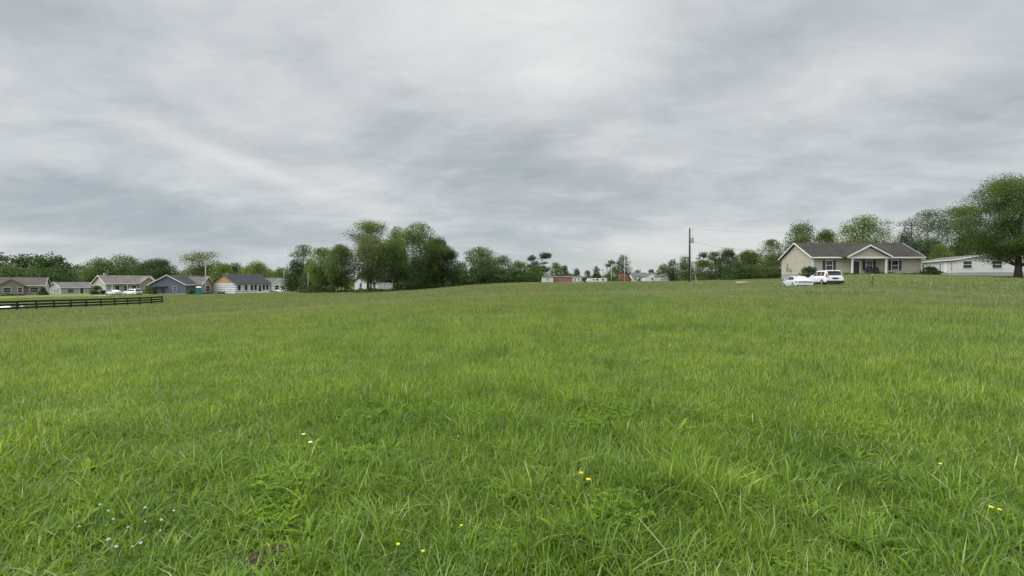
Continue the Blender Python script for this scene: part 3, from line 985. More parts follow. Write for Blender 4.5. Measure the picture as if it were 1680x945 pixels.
# brick house, cut by the left edge
c = corner(72, 138)
bh = gable_house('brick_house', 'brown brick house with brown roof and small front gable at the left edge', c - Vector((17.0 * math.cos(R(38)), 17.0 * math.sin(R(38)), 0)), R(38), 17.0, 8.5, 2.95, 5.15, 'brick', 'sh_red', oh=.4)
mb = MB().prism([(0, .36), (8.5, .36), (8.5, 2.9), (4.25, 5.05), (0, 2.9)], 'x', 17.003, 17.06)
mb.build('end_siding', M['paleblue'], bh)
front_gable(bh, 7.9, 13.0, .8, 2.95, 4.7, 'brick', 'sh_red', 'bark_pale', 4.0)
window(bh, 9.6, -.8, .95, 1.5, 1.35)
window(bh, 12.2, -.8, .95, .9, 1.35)
window(bh, 15.0, 0, .95, 1.7, 1.35)
MB().box(2.6, 7.6, -.06, -.004, .1, 2.5).build('garage_door', M['slate'], bh)

# low grey house between brick and tan
c = corner(100, 160)
gh = gable_house('small_house', 'small grey house with low roof between the brick and tan houses', c + Vector((0, 0, -.5)), R(60), 9.0, 11.0, 2.7, 4.4, 'greysid', 'sh_grey')
for y in (3.2, 5.8, 8.4):
    window(gh, 0, y, .9, 1.0, 1.2, face='left')
window(gh, 2.5, 0, .9, 1.6, 1.2)
door(gh, 5.5, 0, .36)

# tan house
c = corner(174, 132)
th2 = gable_house('tan_house', 'cream sided house with tan roof, left gable and small front gable', c, R(62), 12.4, 8.2, 3.0, 5.2, 'cream', 'sh_tan')
front_gable(th2, 7.7, 12.0, 1.0, 3.0, 4.9, 'stone', 'sh_tan', 'offwhite', 4.0)
window(th2, 9.9, -1.0, .85, 1.8, 1.4)
window(th2, 6.7, 0, .9, 1.0, 1.4)
for x in (1.0, 4.6):
    MB().box(x - .08, x + .08, -1.1, -.94, .1, 2.8).build('porch_post', M['white'], th2)
MB().box(.3, 6.0, -1.2, -.004, 2.82, 2.96).build('porch_roof', M['offwhite'], th2)
door(th2, 2.6, 0, .36)
window(th2, 4.8, 0, .9, 1.1, 1.4)
MB().box(1.0, 1.5, 3.9, 4.3, 5.0, 6.1).build('chimney', M['polepale'], th2)
MB().tube([(1.9, 4.1, 5.2), (1.9, 4.1, 7.0)], .05, 6).build('vent_pipe', M['polepale'], th2)

c = corner(262, 168)
lh = gable_house('small_house', 'low brown roofed house half hidden behind the slate blue house', c, R(20), 14, 8, 2.6, 4.3, 'cream', 'sh_tan')
lh.location.x -= 8
window(lh, 2, 0, .9, 1.1, 1.2)
window(lh, 5, 0, .9, 1.1, 1.2)

# slate blue house
c = corner(305, 130)
sh = gable_house('slate_house', 'slate blue house with wide left gable and stone porch gable', c, R(88), 11.0, 10.5, 2.75, 5.3, 'slate', 'sh_dark')
front_gable(sh, 4.0, 9.0, 1.6, 2.75, 4.85, 'stone', 'sh_grey', 'white', 5.0)
window(sh, 6.5, -1.6, .8, 1.7, 1.5)
window(sh, 0, 3.2, .9, .8, 1.3, face='left')
MB().box(-.9, -.004, 5.2, 9.0, 2.2, 2.34).build('awning', M['slate'], sh)
MB().box(-.05, -.004, 6.2, 7.2, .36, 2.1).build('door', M['door'], sh)
for y in (-1.75, ):
    MB().box(9.1, 9.3, y, y + .2, .1, 2.7).build('porch_post', M['white'], sh)

# unfinished house in white wrap
c = corner(386, 136)
wh = gable_house('unfinished_house', 'unfinished house wrapped in white sheeting with bare orange gable board and charcoal roof', c, R(70), 12.2, 9.4, 3.15, 5.75, 'wrap', 'sh_dark', 'slate', gable='osb', found=.15)
for x in (1.3, 3.6, 5.6, 6.9, 9.9, 11.2):
    mb = MB().box(x - .45, x + .45, -.012, -.003, 1.05, 2.55)
    mb.build('window', M['plastic'], wh)
MB().box(8.0, 8.9, -.014, -.003, .3, 2.4).build('doorway', M['plastic'], wh)
MB().box(1.0, 1.6, 4.4, 5.0, 5.5, 6.2).build('roof_vent', M['osb'], wh)

# grey low house beyond it
c = corner(446, 165)
g2 = gable_house('small_house', 'grey roofed house with white front gable right of the wrapped house', c, R(40), 9, 9, 2.7, 4.9, 'stone', 'sh_grey')
g2.location.x -= 4
front_gable(g2, 3.4, 8.4, 1.2, 2.7, 4.5, 'whitesid', 'sh_grey', 'white', 4.0)
window(g2, 5.0, -1.2, .85, 1.2, 1.4)
window(g2, 7.0, -1.2, .85, 1.2, 1.4)
window(g2, 1.7, 0, .85, 1.2, 1.4)

# white house behind the copse
c = corner(582, 130)
w2 = gable_house('white_house', 'white gabled house seen between the trunks of the copse', c, R(-28), 9.5, 8.0, 2.7, 4.6, 'whitesid', 'sh_dark')
for ch in [c_ for c_ in w2.children if c_.name.split('.')[0] in ('wall', 'roof', 'fascia')]:
    bpy.data.objects.remove(ch)
MB().prism([(0, .3), (5.4, .3), (5.4, 2.6), (2.7, 4.3), (0, 2.6)], 'y', 0, 7).build('wall', M['whitesid'], w2)
rb = MB()
for s in (-1, 1):
    e = 2.7 + s * 3.0
    q = [(e, -.3, 2.42), (2.7, -.3, 4.32), (2.7, 7.2, 4.32), (e, 7.2, 2.42)]
    rb.hexa(q, [(a, b, c_ + .14) for a, b, c_ in q])
rb.build('roof', M['sh_dark'], w2)
MB().box(5.42, 8.0, .6, 6.6, .3, 2.3).build('side_wing', M['whitesid'], w2)
q = [(5.42, .2, 2.31), (8.3, .2, 2.31), (8.3, 3.6, 3.4), (5.42, 3.6, 3.4)]
rb = MB().hexa(q, [(a, b, c_ + .14) for a, b, c_ in q])
q = [(5.42, 7.0, 2.31), (8.3, 7.0, 2.31), (8.3, 3.6, 3.4), (5.42, 3.6, 3.4)]
rb.hexa(q, [(a, b, c_ + .14) for a, b, c_ in q])
rb.build('wing_roof', M['sh_dark'], w2)
window(w2, 2.3, 0, .9, .8, 1.2)
window(w2, 6.8, .6, .9, 1.0, 1.2)

# far mobile homes and houses in the middle
def far_home(name, label, px0, px1, ytop, d, wall, roof, rise=.3, gable_front=False, ybase=None, windows=2, D=5.0, cat='house'):
    a, b = on_ground(px0, d), on_ground(px1, d)
    zb = min(a.z, b.z) if ybase is None else P(px0, ybase, d).z
    W = b.x - a.x
    H = P(px0, ytop, d).z - zb
    root = thing(name, label, cat, (a.x, a.y, zb))
    e = H * (1 - rise)
    if gable_front:
        MB().prism([(0, -.5), (W, -.5), (W, e), (W / 2, H), (0, e)], 'y', 0, D).build('wall', M[wall], root)
        rb = MB()
        for s in (-1, 1):
            ex = W / 2 + s * (W / 2 + .3)
            q = [(ex, -.3, e - .1), (W / 2, -.3, H + .02), (W / 2, D + .3, H + .02), (ex, D + .3, e - .1)]
            rb.hexa(q, [(x, y, z + .15) for x, y, z in q])
        rb.build('roof', M[roof], root)
    else:
        MB().prism([(0, -.5), (D, -.5), (D, e), (D / 2, H), (0, e)], 'x', 0, W).build('wall', M[wall], root)
        rb = MB()
        gable_roof(rb, W, D, e + .02, H + .02, .25, .12)
        rb.build('roof', M[roof], root)
    for i in range(windows):
        window(root, W * (i + .7) / (windows + .4), 0, e * .36, min(1.1, W * .12), e * .42)
    return root


r1 = far_home('mobile_home', 'long red mobile home with pale flat roof across the field', 909, 938, 453.2, 225, 'redpanel', 'sh_grey', .16, windows=1, ybase=464.5, cat='mobile home')
r2 = far_home('mobile_home', 'white trailer home joined to the left end of the red one with dark open underside', 890, 908, 453.5, 222, 'whitepanel', 'sh_grey', .14, windows=1, ybase=463.3, cat='mobile home')
MB().box(.6, 4.2, -.1, 1.0, -.9, .1).build('underside_shade', M['plastic'], r2)  # dark box standing in for the shade under the open end
r3 = far_home('mobile_home', 'pale grey trailer home behind the right end of the red one', 939.5, 953.5, 452.8, 232, 'whitesid', 'sh_grey', .14, windows=2, ybase=464.5, cat='mobile home')
far_home('far_house', 'white gabled house with dark porch on the skyline', 1037, 1062, 447.5, 215, 'whitesid', 'sh_grey', .42, windows=3, ybase=462.5)
far_home('far_house', 'white front gable house beside the grey skyline house', 1058, 1082, 447.2, 210, 'whitesid', 'sh_grey', .45, True, windows=1, ybase=462.5)
far_home('far_house', 'long low grey house with shallow gable left of the wooden pole', 1084, 1126, 448.2, 180, 'greysid', 'sh_grey', .35, True, windows=0, ybase=462.0, D=8)

# ------------------------------------------------------------------ vehicles
def loft(rings, close_ends=True):
    mb = MB()
    n = len(rings[0])
    vs = [p for r in rings for p in r]
    fs = []
    for i in range(len(rings) - 1):
        for k in range(n):
            fs.append((i * n + k, i * n + (k + 1) % n, (i + 1) * n + (k + 1) % n, (i + 1) * n + k))
    if close_ends:
        fs.append(tuple(reversed(range(n))))
        fs.append(tuple(range((len(rings) - 1) * n, len(rings) * n)))
    return mb.add(vs, fs)


def lerp_profile(prof, x):
    for (a, va), (b, vb) in zip(prof, prof[1:]):
        if a <= x <= b:
            t = (x - a) / (b - a) if b > a else 0
            return va + (vb - va) * t
    return prof[0][1] if x < prof[0][0] else prof[-1][1]


def car(name, label, loc, heading, paint, kind='suv', group=None):
    """x forward, y to the left, origin on the ground under the middle of the car"""
    root = thing(name, label, 'car', loc, heading, group)
    if kind == 'suv':
        Lc, W, rw = 4.6, 1.86, .35
        deck = [(-2.3, .98), (-2.22, 1.04), (-.4, 1.04), (1.15, 1.04), (1.9, .98), (2.2, .82), (2.3, .62)]
        low = [(-2.3, .48), (-2.1, .30), (2.0, .28), (2.3, .40)]
        wid = [(-2.3, .84), (-2.0, .93), (1.6, .93), (2.1, .86), (2.3, .68)]
        belt, roof = 1.02, 1.68
        cab = [(-2.16, 1.04, .03, .86), (-1.98, 1.02, .42, .83), (-1.78, 1.02, .60, .80), (-1.0, 1.02, .655, .82), (0, 1.02, .66, .83), (.35, 1.02, .62, .82), (1.25, 1.02, .03, .80)]
        ax = (-1.32, 1.32)
    else:
        Lc, W, rw = 4.7, 1.84, .33
        deck = [(-2.35, .86), (-2.28, .98), (-1.5, .98), (.9, .92), (1.8, .86), (2.2, .72), (2.35, .52)]
        low = [(-2.35, .42), (-2.1, .24), (2.0, .22), (2.35, .32)]
        wid = [(-2.35, .80), (-2.0, .92), (1.6, .91), (2.1, .82), (2.35, .62)]
        belt, roof = .96, 1.42
        cab = [(-1.85, .965, .02, .80), (-1.15, .95, .36, .75), (-.7, .94, .455, .72), (.1, .93, .46, .72), (1.05, .90, .02, .78)]
        ax = (-1.36, 1.42)
    xs = sorted(set([d[0] for d in deck] + [w[0] for w in wid] + list(np.linspace(-Lc / 2, Lc / 2, 24))))
    rings = []
    for x in xs:
        zt, zl, w = lerp_profile(deck, x), lerp_profile(low, x), lerp_profile(wid, x)
        # wheel arch cut into the lower edge
        arch = 0
        for a in ax:
            if abs(x - a) < rw * 1.18:
                arch = max(arch, math.sqrt(max(0, (rw * 1.18) ** 2 - (x - a) ** 2)) + rw - zl)
        za = zl + max(arch, 0)
        half = [(0, zl), (w * .86, zl), (w * .99 if not arch else w, max(za, zl + .1)), (w, (max(za, zl) + zt) / 2 + .02), (w * .975, zt - .10), (w * .90, zt - .015), (w * .6, zt + .012), (0, zt + .02)]
        ring = [(x, y, z) for y, z in half] + [(x, -y, z) for y, z in reversed(half[1:-1])]
        rings.append(ring)
    loft(rings).build('body', M[paint], root, smooth=False)
    # cabin: pillars and roof in paint, glass set proud
    rings = []
    for x, zb, h, w in cab:
        zz = zb + h
        half = [(w * 1.02, zb - .02), (w * .96, zb + h * .5), (w * (.86 if h > .2 else 1.0), zz - min(.06, h * .4)), (w * .74, zz), (0, zz + .02)]
        rings.append([(x, y, z) for y, z in half] + [(x, -y, z) for y, z in reversed(half[:-1])])
    loft(rings).build('cabin', M[paint], root)

    def panel(nm, pts, mat, push):
        c = sum((Vector(p) for p in pts), Vector()) / len(pts)
        pp = [Vector(p) for p in pts]
        nn = (pp[1] - pp[0]).cross(pp[2] - pp[0]).normalized()
        if nn.dot(Vector(push)) < 0:
            nn = -nn
        lo = [p - nn * .012 for p in pp]
        hi = [p + nn * .014 for p in pp]
        k = len(pp)
        mb = MB().add(lo + hi, [tuple(range(k)), tuple(reversed(range(k, 2 * k)))] + [(i, (i + 1) % k, k + (i + 1) % k, k + i) for i in range(k)])
        return mb.build(nm, M[mat], root)

    def side_y(x, t):
        zb, h, w = [lerp_profile([(c[0], c[i]) for c in cab], x) for i in (1, 2, 3)]
        f = 1.02 - .12 * t / .85 if h > .2 else 1.0
        return w * f, zb + h * t
    spans = [(-1.62, -1.0), (-.92, -.04), (.04, .82)] if kind == 'suv' else [(-1.18, -.72), (-.66, .5)]
    for s in (-1, 1):
        for a, b in spans:
            q = []
            for x, t in ((a, .1), (b, .1), (b if b < .3 else b - .42, .80), (a + .06, .80)):
                y, z = side_y(x, t)
                q.append((x, s * (y + .006), z))
            panel('side_window', q, 'carglass', (0, s, 0))
    if kind == 'suv':
        panel('rear_window', [(-2.17, .68, 1.13), (-2.17, -.68, 1.13), (-1.98, -.62, 1.50), (-1.98, .62, 1.50)], 'carglass', (-1, 0, .3))
        panel('windscreen', [(1.15, .70, 1.10), (1.15, -.70, 1.10), (.45, -.62, 1.60), (.45, .62, 1.60)], 'carglass', (1, 0, .3))
        MB().hexa([(-2.16, -.66, 1.60), (-1.80, -.68, 1.63), (-1.80, .68, 1.63), (-2.16, .66, 1.60)], [(-2.16, -.66, 1.63), (-1.80, -.68, 1.69), (-1.80, .68, 1.69), (-2.16, .66, 1.63)]).build('spoiler', M[paint], root)
        for s in (-1, 1):
            mb = MB().hexa([(-2.33, s * .68, .98), (-2.33, s * .86, .98), (-2.12, s * .945, .98), (-2.12, s * .68, .98)], [(-2.31, s * .68, 1.06), (-2.29, s * .84, 1.06), (-2.1, s * .93, 1.06), (-2.1, s * .68, 1.06)])
            mb.hexa([(-2.23, s * .76, 1.063), (-2.21, s * .85, 1.063), (-2.1, s * .88, 1.063), (-2.1, s * .76, 1.063)], [(-2.09, s * .75, 1.38), (-2.07, s * .79, 1.38), (-1.98, s * .81, 1.38), (-1.98, s * .75, 1.38)])
            mb.build('tail_light', M['taillight'], root)
            MB().hexa([(-2.2, s * .90, .27), (2.1, s * .84, .27), (2.1, s * .90, .27), (-2.2, s * .945, .27)], [(-2.2, s * .90, .40), (2.1, s * .84, .40), (2.1, s * .90, .40), (-2.2, s * .945, .40)]).build('sill_trim', M['plastic'], root)
        MB().box(-2.36, -2.2, -.82, .82, .34, .56).build('rear_bumper', M['plastic'], root, .03)
        MB().box(-2.335, -2.30, -.30, .30, .74, .88).build('plate_recess', M['plastic'], root)
        for s in (-1, 1):
            MB().box(-1.75, .2, s * .60 - .02, s * .60 + .02, 1.69, 1.725).build('roof_rail', M['greymetal'], root)
    else:
        panel('rear_window', [(-1.74, .64, 1.02), (-1.74, -.64, 1.02), (-1.05, -.56, 1.345), (-1.05, .56, 1.345)], 'carglass', (-1, 0, .6))
        panel('windscreen', [(.95, .66, .97), (.95, -.66, .97), (.2, -.56, 1.36), (.2, .56, 1.36)], 'carglass', (1, 0, .6))
        MB().box(-2.38, -2.36, -.55, .55, .66, .84).build('trunk_panel', M['greymetal'], root)
        for s in (-1, 1):
            MB().hexa([(-2.38, s * .56, .68), (-2.34, s * .82, .68), (-2.1, s * .90, .68), (-2.1, s * .56, .68)], [(-2.37, s * .56, .84), (-2.31, s * .81, .84), (-2.1, s * .89, .84), (-2.1, s * .56, .84)]).build('tail_light', M['taillight'], root)
        MB().box(-2.40, -2.25, -.78, .78, .30, .40).build('rear_bumper', M['plastic'], root, .02)
    MB().box(-2.1, 2.1, -.70, .70, .2, .38).build('underbody', M['plastic'], root)
    for a in ax:
        for s in (-1, 1):
            yc = s * (W / 2 - .12)
            t = MB().tube([(a, yc - s * .11, rw), (a, yc - s * .10, rw), (a, yc + s * .09, rw), (a, yc + s * .115, rw)], [rw * .9, rw, rw, rw * .92], 24).build('wheel', M['rubber'], root, smooth=False)
            r = MB().tube([(a, yc + s * .10, rw), (a, yc + s * .122, rw)], [rw * .66, rw * .60], 16)
            for k in range(5):
                an = 2 * PI * k / 5
                r.tube([(a, yc + s * .125, rw), (a + math.cos(an) * rw * .6, yc + s * .125, rw + math.sin(an) * rw * .6)], .028, 5)
            r.build('rim', M['rim'], t)
    for s in (-1, 1):
        MB().box(.75 if kind == 'suv' else .6, .92 if kind == 'suv' else .76, min(s * .88, s * 1.06), max(s * .88, s * 1.06), belt, belt + .14).build('mirror', M[paint], root, .03)
    return root


h0 = P(1370, 467.5, 51)
sx = 34.2 + .93 + .36
car('suv', 'tall white SUV parked on the grass in front of the tan ranch house', (sx, 52.6, gz(sx, 51.5) + .02), PI / 2 - .16, 'carwhite', 'suv')
sx = 31.2 + .9 + .46
car('sedan', 'low pale silver two-door car parked in the grass left of the white SUV', (sx, 53.0, gz(sx, 52) - .16), PI / 2 - .2, 'carsilver', 'sedan')
for (px, d, hd, pn, kd, lb) in [
        (186, 121, 2.7, 'carsilver', 'sedan', 'pale silver car parked by the porch of the cream sided house'),
        (217, 120, 2.9, 'carwhite', 'suv', 'white car parked under the stone gable of the cream sided house'),
        (462, 150, 3.0, 'carwhite', 'sedan', 'white car parked in front of the low grey roofed house with white gable'),
        (954, 205, 1.2, 'carwhite', 'suv', 'white vehicle parked between the red mobile home and the long camper')]:
    p = on_ground(px, d)
    car('car', lb, (p.x, p.y, p.z), hd, pn, kd, 'cars parked by the far houses')

# camper trailer far across the field
def camper(px0, px1, d):
    a, b = on_ground(px0, d), on_ground(px1, d)
    z = P(px0, 464.4, d).z
    W = b.x - a.x
    H = P(px0, 456.3, d).z - z
    root = thing('camper', 'long white camper trailer with dark windows standing beyond the field', 'camper', (a.x, a.y, z))
    prof = [(0.2, .35), (W, .35), (W, H * .92), (W - .4, H), (.9, H), (0, H * .55), (0, H * .4)]
    MB().prism(prof, 'y', 0, 2.4).build('body', M['whitepanel'], root)
    for x, w_ in ((W * .52, 1.0), (W * .80, .9), (W * .33, .5)):
        MB().box(x - w_ / 2, x + w_ / 2, -.03, -.003, H * .52, H * .80).build('window', M['carglass'], root)
    MB().box(W * .62, W * .69, -.04, -.003, .4, H * .86).build('door', M['offwhite'], root)
    MB().box(.3, W - .1, -.02, -.004, .36, .55).build('stripe', M['cargrey'], root)
    for x in (W * .55, W * .66):
        MB().tube([(x, -.02, .35), (x, .25, .35)], .36, 16).build('wheel', M['rubber'], root)
    mb = MB().tube([(.2, 1.2, .45), (-1.2, 1.2, .45)], .06, 6)
    mb.tube([(-1.0, 1.2, .45), (-1.0, 1.2, -.1)], .05, 6)
    mb.build('tow_bar', M['darkmetal'], root)


camper(963, 996, 210)

def red_truck(px, d):
    p = on_ground(px, d)
    p.z = P(px, 462.3, d).z
    root = thing('truck', 'red box truck with darker cab parked at the foot of a far pole', 'truck', p, .15)
    MB().box(-2.6, 1.2, -1.1, 1.1, .7, 3.5).build('cargo_box', M['redpaint'], root, .04)
    MB().prism([(1.25, .6), (3.0, .6), (3.0, 1.3), (2.6, 1.5), (2.2, 2.3), (1.25, 2.4)], 'y', -1.0, 1.0).build('cab', M['redpaint'], root, .04)
    for s in (-1, 1):
        MB().box(1.5, 2.2, min(s * 1.003, s * 1.02), max(s * 1.003, s * 1.02), 1.5, 2.15).build('window', M['carglass'], root)
    for x in (-1.6, 2.2):
        for s in (-1, 1):
            MB().tube([(x, s * .8, .45), (x, s * 1.12, .45)], .45, 16).build('wheel', M['rubber'], root)


red_truck(1025, 212)

# ------------------------------------------------------------------ poles, wires, fence and small things
def pole(px, ytop, d, r, mat, label, name='utility_pole', arm=None, trans=False, lean=0.0, lamp=False):
    b = on_ground(px, d)
    H = P(px, ytop, d).z - b.z
    root = thing(name, label, 'pole', b, 0, 'poles around the field')
    MB().tube([(0, 0, -.5), (lean * .5, 0, H / 2), (lean, 0, H)], [r * 1.2, r, r * .78], 10).build('post', M[mat], root, smooth=True)
    if arm:
        mb = MB().box(lean - arm, lean + arm, -.09, -.01 + .08, H - .75, H - .6)
        mb.build('crossarm', M[mat], root)
        for s in (-1, 0, 1):
            MB().tube([(lean + s * arm * .9, 0, H - .6), (lean + s * arm * .9, 0, H - .35)], [.06, .04], 6).build('insulator', M['greymetal'], root)
    if trans:
        t = MB().tube([(.42, -.05, H - 2.75), (.42, -.05, H - 2.7), (.42, -.05, H - 1.8), (.42, -.05, H - 1.72)], [.2, .27, .27, .22], 14)
        t.tube([(.42, -.05, H - 1.72), (.42, -.05, H - 1.4)], [.06, .04], 6)
        t.build('transformer', M['greymetal'], root)
        MB().box(.1, .2, -.1, .0, H - 2.5, H - 2.0).build('bracket', M['darkmetal'], root)
        mb = MB().tube([(.1, 0, H - .5), (.5, 0, H - .28)], .035, 5)
        mb.tube([(.5, 0, H - .30), (.5, 0, H - .05)], [.05, .03], 6)
        mb.build('insulator', M['polepale'], root)
        MB().tube([(.17, -.12, .1), (.19, -.1, H - 3.2)], .035, 6).build('conduit', M['polepale'], root)
    if lamp:
        mb = MB().tube([(lean, 0, H - .3), (lean + .5, 0, H - .05), (lean + 1.0, 0, H)], .04, 6)
        mb.box(lean + .85, lean + 1.35, -.12, .12, H - .08, H + .06)
        mb.build('lamp', M['greymetal'], root)
    return b, H


bp, Hp = pole(1131, 374, 84, .15, 'polewood', 'tall dark wooden utility pole with grey transformer standing in the field', trans=True)
pole(337.5, 434, 124, .12, 'polepale', 'pale pole between the slate house and the wrapped house', lamp=True)
pole(466, 443, 140, .10, 'polepale', 'thin pale pole in front of the low grey roofed house', arm=None)
pole(505.5, 446, 112, .09, 'polepale', 'thin pale pole at the left edge of the copse')
pole(1003, 436, 205, .13, 'polepale', 'pale pole in front of the flat tufted tree', lamp=True)
pole(1024.5, 419, 208, .14, 'polepale', 'tall pale pole beside the red truck', arm=.9)
pole(989, 441, 230, .1, 'polewood', 'thin dark far pole behind the white camper', arm=.5)
bq, Hq = pole(1494, 364, 92, .14, 'polewood', 'brown utility pole standing behind the right end of the brown roof', arm=.7)

# service wire from the transformer pole to the pole behind the house, and on to the left
def wire(name, label, a, b, sag, r=.014):
    pts = []
    for i in range(25):
        t = i / 24
        p = a.lerp(b, t)
        pts.append(p - Vector((0, 0, sag * 4 * t * (1 - t))))
    o = MB().tube(pts, r, 4).build(name, M['darkmetal'])
    return tag(o, label, 'wire', 'overhead wires')


a = bp + Vector((.3, 0, Hp - 2.4))
wire('service_wire', 'thin sagging wire running from the transformer down to the tan gable', a, Vector((c0.x + .5, 74.5, zr + 4.4)), .9)
wire('service_wire', 'upper thin wire running from the transformer pole to the pole behind the brown roof', bp + Vector((.5, 0, Hp - .1)), bq + Vector((0, 0, Hq - .3)), 1.2, .007)

# yellow guard on the guy wire
p = on_ground(1143, 80)
g = thing('guy_guard', 'leaning yellow guard on the guy wire right of the wooden pole', 'pole guard', p)
MB().tube([(0, 0, -.2), (-.2, .1, 1.45)], .045, 8).build('guard', M['yellow'], g)
a, b = Vector((-.2, .1, 1.45)), Vector(bp) + Vector((0, 0, Hp - 1.2)) - p
MB().tube([a, b], .012, 4).build('cable', M['greymetal'], g)

# white board lying in the grass
p = on_ground(1222, 74)
b = thing('board', 'white board lying in the grass between the wooden pole and the tan house', 'board', p + Vector((0, 0, .16)), .1)
MB().hexa([(-1.25, -.5, -.02), (1.25, -.5, .06), (1.25, .6, .14), (-1.25, .6, .05)], [(-1.25, -.5, .03), (1.25, -.5, .11), (1.25, .6, .19), (-1.25, .6, .10)]).build('sheet', M['offwhite'], b)
for x_ in (-.9, .9):
    MB().box(x_ - .06, x_ + .06, -.3, .4, -.4, .045).build('batten', M['polepale'], b)

# thin marker post in the yard
p = on_ground(1431, 46)
b = thing('marker_post', 'short dark marker post in the lawn before the porch', 'post', p)
MB().tube([(0, 0, -.2), (.02, 0, 1.15)], .03, 8).build('post', M['polewood'], b)
MB().box(-.025, .065, -.04, .04, 1.152, 1.30).build('cap', M['polepale'], b)

# thin stake farther right
p = on_ground(1527, 42)
b = thing('stake', 'thin weathered stake in the lawn below the white mobile home', 'stake', p)
MB().tube([(0, 0, -.2), (.02, 0, .7)], .03, 6).build('post', M['polepale'], b)
MB().box(-.03, .07, -.032, -.0, .55, .68).build('cap', M['polepale'], b)

# porch things
def porch_bench():
    r = thing('porch_bench', 'dark bench with plants on the porch under the middle window', 'bench', (c0.x + 8.7, 72 - .75, zr + .238))
    MB().box(-.75, .75, -.25, .25, .40, .46).build('seat', M['darkmetal'], r)
    MB().box(-.75, .75, .2, .25, .462, .95).build('backrest', M['darkmetal'], r)
    for x in (-.7, .7):
        for y in (-.22, .18):
            MB().box(x - .03, x + .03, y - .03, y + .03, 0, .398).build('leg', M['darkmetal'], r)


porch_bench()

def porch_chair():
    r = thing('rocking_chair', 'dark reclined chair on the porch left of the right post', 'chair', (c0.x + 9.9, 72 - .85, zr + .238), .35)
    MB().box(-.3, .3, -.3, .25, .36, .42).build('seat', M['darkmetal'], r)
    MB().hexa([(-.3, .2, .423), (.3, .2, .423), (.3, .26, .423), (-.3, .26, .423)], [(-.3, .48, 1.15), (.3, .48, 1.15), (.3, .54, 1.15), (-.3, .54, 1.15)]).build('backrest', M['darkmetal'], r)
    for x in (-.27, .27):
        MB().tube([(x, -.42, .05), (x, -.1, 0.02), (x, .3, .02), (x, .5, .08)], .025, 6).build('rocker', M['darkmetal'], r)
        MB().box(x - .025, x + .025, -.28, -.23, .03, .358).build('leg', M['darkmetal'], r)
        MB().box(x - .025, x + .025, .18, .23, .03, .358).build('leg', M['darkmetal'], r)


porch_chair()

# shrubs
shrub('shrub', 'dark round shrub against the left gable of the tan ranch house', 1328, 437.5, 68.5, 2.4, 'leaf_dark')
shrub('shrub', 'dark bush at the right corner of the tan ranch house', 1525, 437.5, 70.5, 2.7, 'leaf_dark')
for px, yt, w_, lm, lb in [(1387, 447.5, 1.9, 'leaf_mid', 'low green plants in the bed left of the porch steps'),
                           (1408, 448.5, 1.6, 'leaf_mid', 'low green plants just behind the white SUV at the porch edge'),
                           (1437, 446.5, 1.3, 'leaf_red', 'reddish low bush in the bed right of the porch steps'),
                           (1447, 447.5, 1.2, 'leaf_dark', 'small dark bush by the right porch post'),
                           (1462, 447, 1.7, 'leaf_mid', 'green foundation plants under the right window of the tan house'),
                           (1481, 448, 2.0, 'leaf_dark', 'low dark plants along the wall right of the right window'),
                           (1500, 447.5, 1.5, 'leaf_mid', 'low green plants at the right end of the tan wall')]:
    shrub('bed_plant', lb, px, yt, 69.4 if px < 1440 else 70.8, w_, lm, 'plants along the tan ranch house', cat='plant')
shrub('shrub', 'big dark round shrub at the left corner of the cream sided house', 158.5, 469, 127, 2.9, 'leaf_dark')
shrub('shrub', 'small dark shrub next to the big round one by the cream house', 169, 476, 126, 1.5, 'leaf_dark')
shrub('shrub', 'dark shrub at the right corner of the brown brick house', 70, 472, 134, 2.2, 'leaf_dark')
shrub('shrub', 'green bush at the left foot of the slate blue house', 247, 470.5, 130, 3.2, 'leaf_mid')
shrub('shrub', 'low bush under the stone gable of the slate blue house', 313, 474.5, 124, 1.6, 'leaf_dark')
shrub('shrub', 'low bush under the front gable of the brown brick house', 12, 481, 130, 3.0, 'leaf_mid')
shrub('shrub', 'low dark bush at the right end of the copse', 735, 463, 97, 1.6, 'leaf_dark')
shrub('shrub', 'low bush at the left end of the copse beside the thin pole', 499, 470, 103, 1.8, 'leaf_mid')
shrub('shrub', 'small pale bush in front of the far pine wood', 871, 461.5, 172, 3.0, 'leaf_light')
shrub('shrub', 'low bush beside the red truck', 1013, 457.5, 200, 3.4, 'leaf_mid')
shrub('shrub', 'low bush before the white gabled skyline house', 1048, 458.5, 198, 2.4, 'leaf_dark')

# dark wooden fence on the left
def fence():
    A, B = on_ground(-42, 56), on_ground(266, 82)
    n = 13
    root = thing('board_fence', 'black three-board field fence running in from the left edge', 'fence', A)
    pts = []
    for i in range(n):
        t = i / (n - 1)
        x, y = A.x + (B.x - A.x) * t, A.y + (B.y - A.y) * t
        pts.append(Vector((x - A.x, y - A.y, gz(x, y) - A.z)))
    d = (pts[-1] - pts[0]).normalized()
    nr = Vector((d.y, -d.x, 0)).normalized()
    for p in pts:
        w = .075
        MB().box(p.x - w, p.x + w, p.y - w, p.y + w, p.z - .4, p.z + 1.38).build('post', M['black'], root)
    for k in range(n - 1):
        a, b = pts[k], pts[k + 1]
        for z in (.34, .74, 1.14):
            o1, o2 = nr * .08, nr * .12
            dz = Vector((0, 0, z + random.uniform(-.015, .015)))
            u = Vector((0, 0, .25))
            e = d * .004
            MB().hexa([a + o1 + dz + e, b + o1 + dz - e, b + o2 + dz - e, a + o2 + dz + e], [a + o1 + dz + u + e, b + o1 + dz + u - e, b + o2 + dz + u - e, a + o2 + dz + u + e]).build('rail', M['black'], root)


fence()

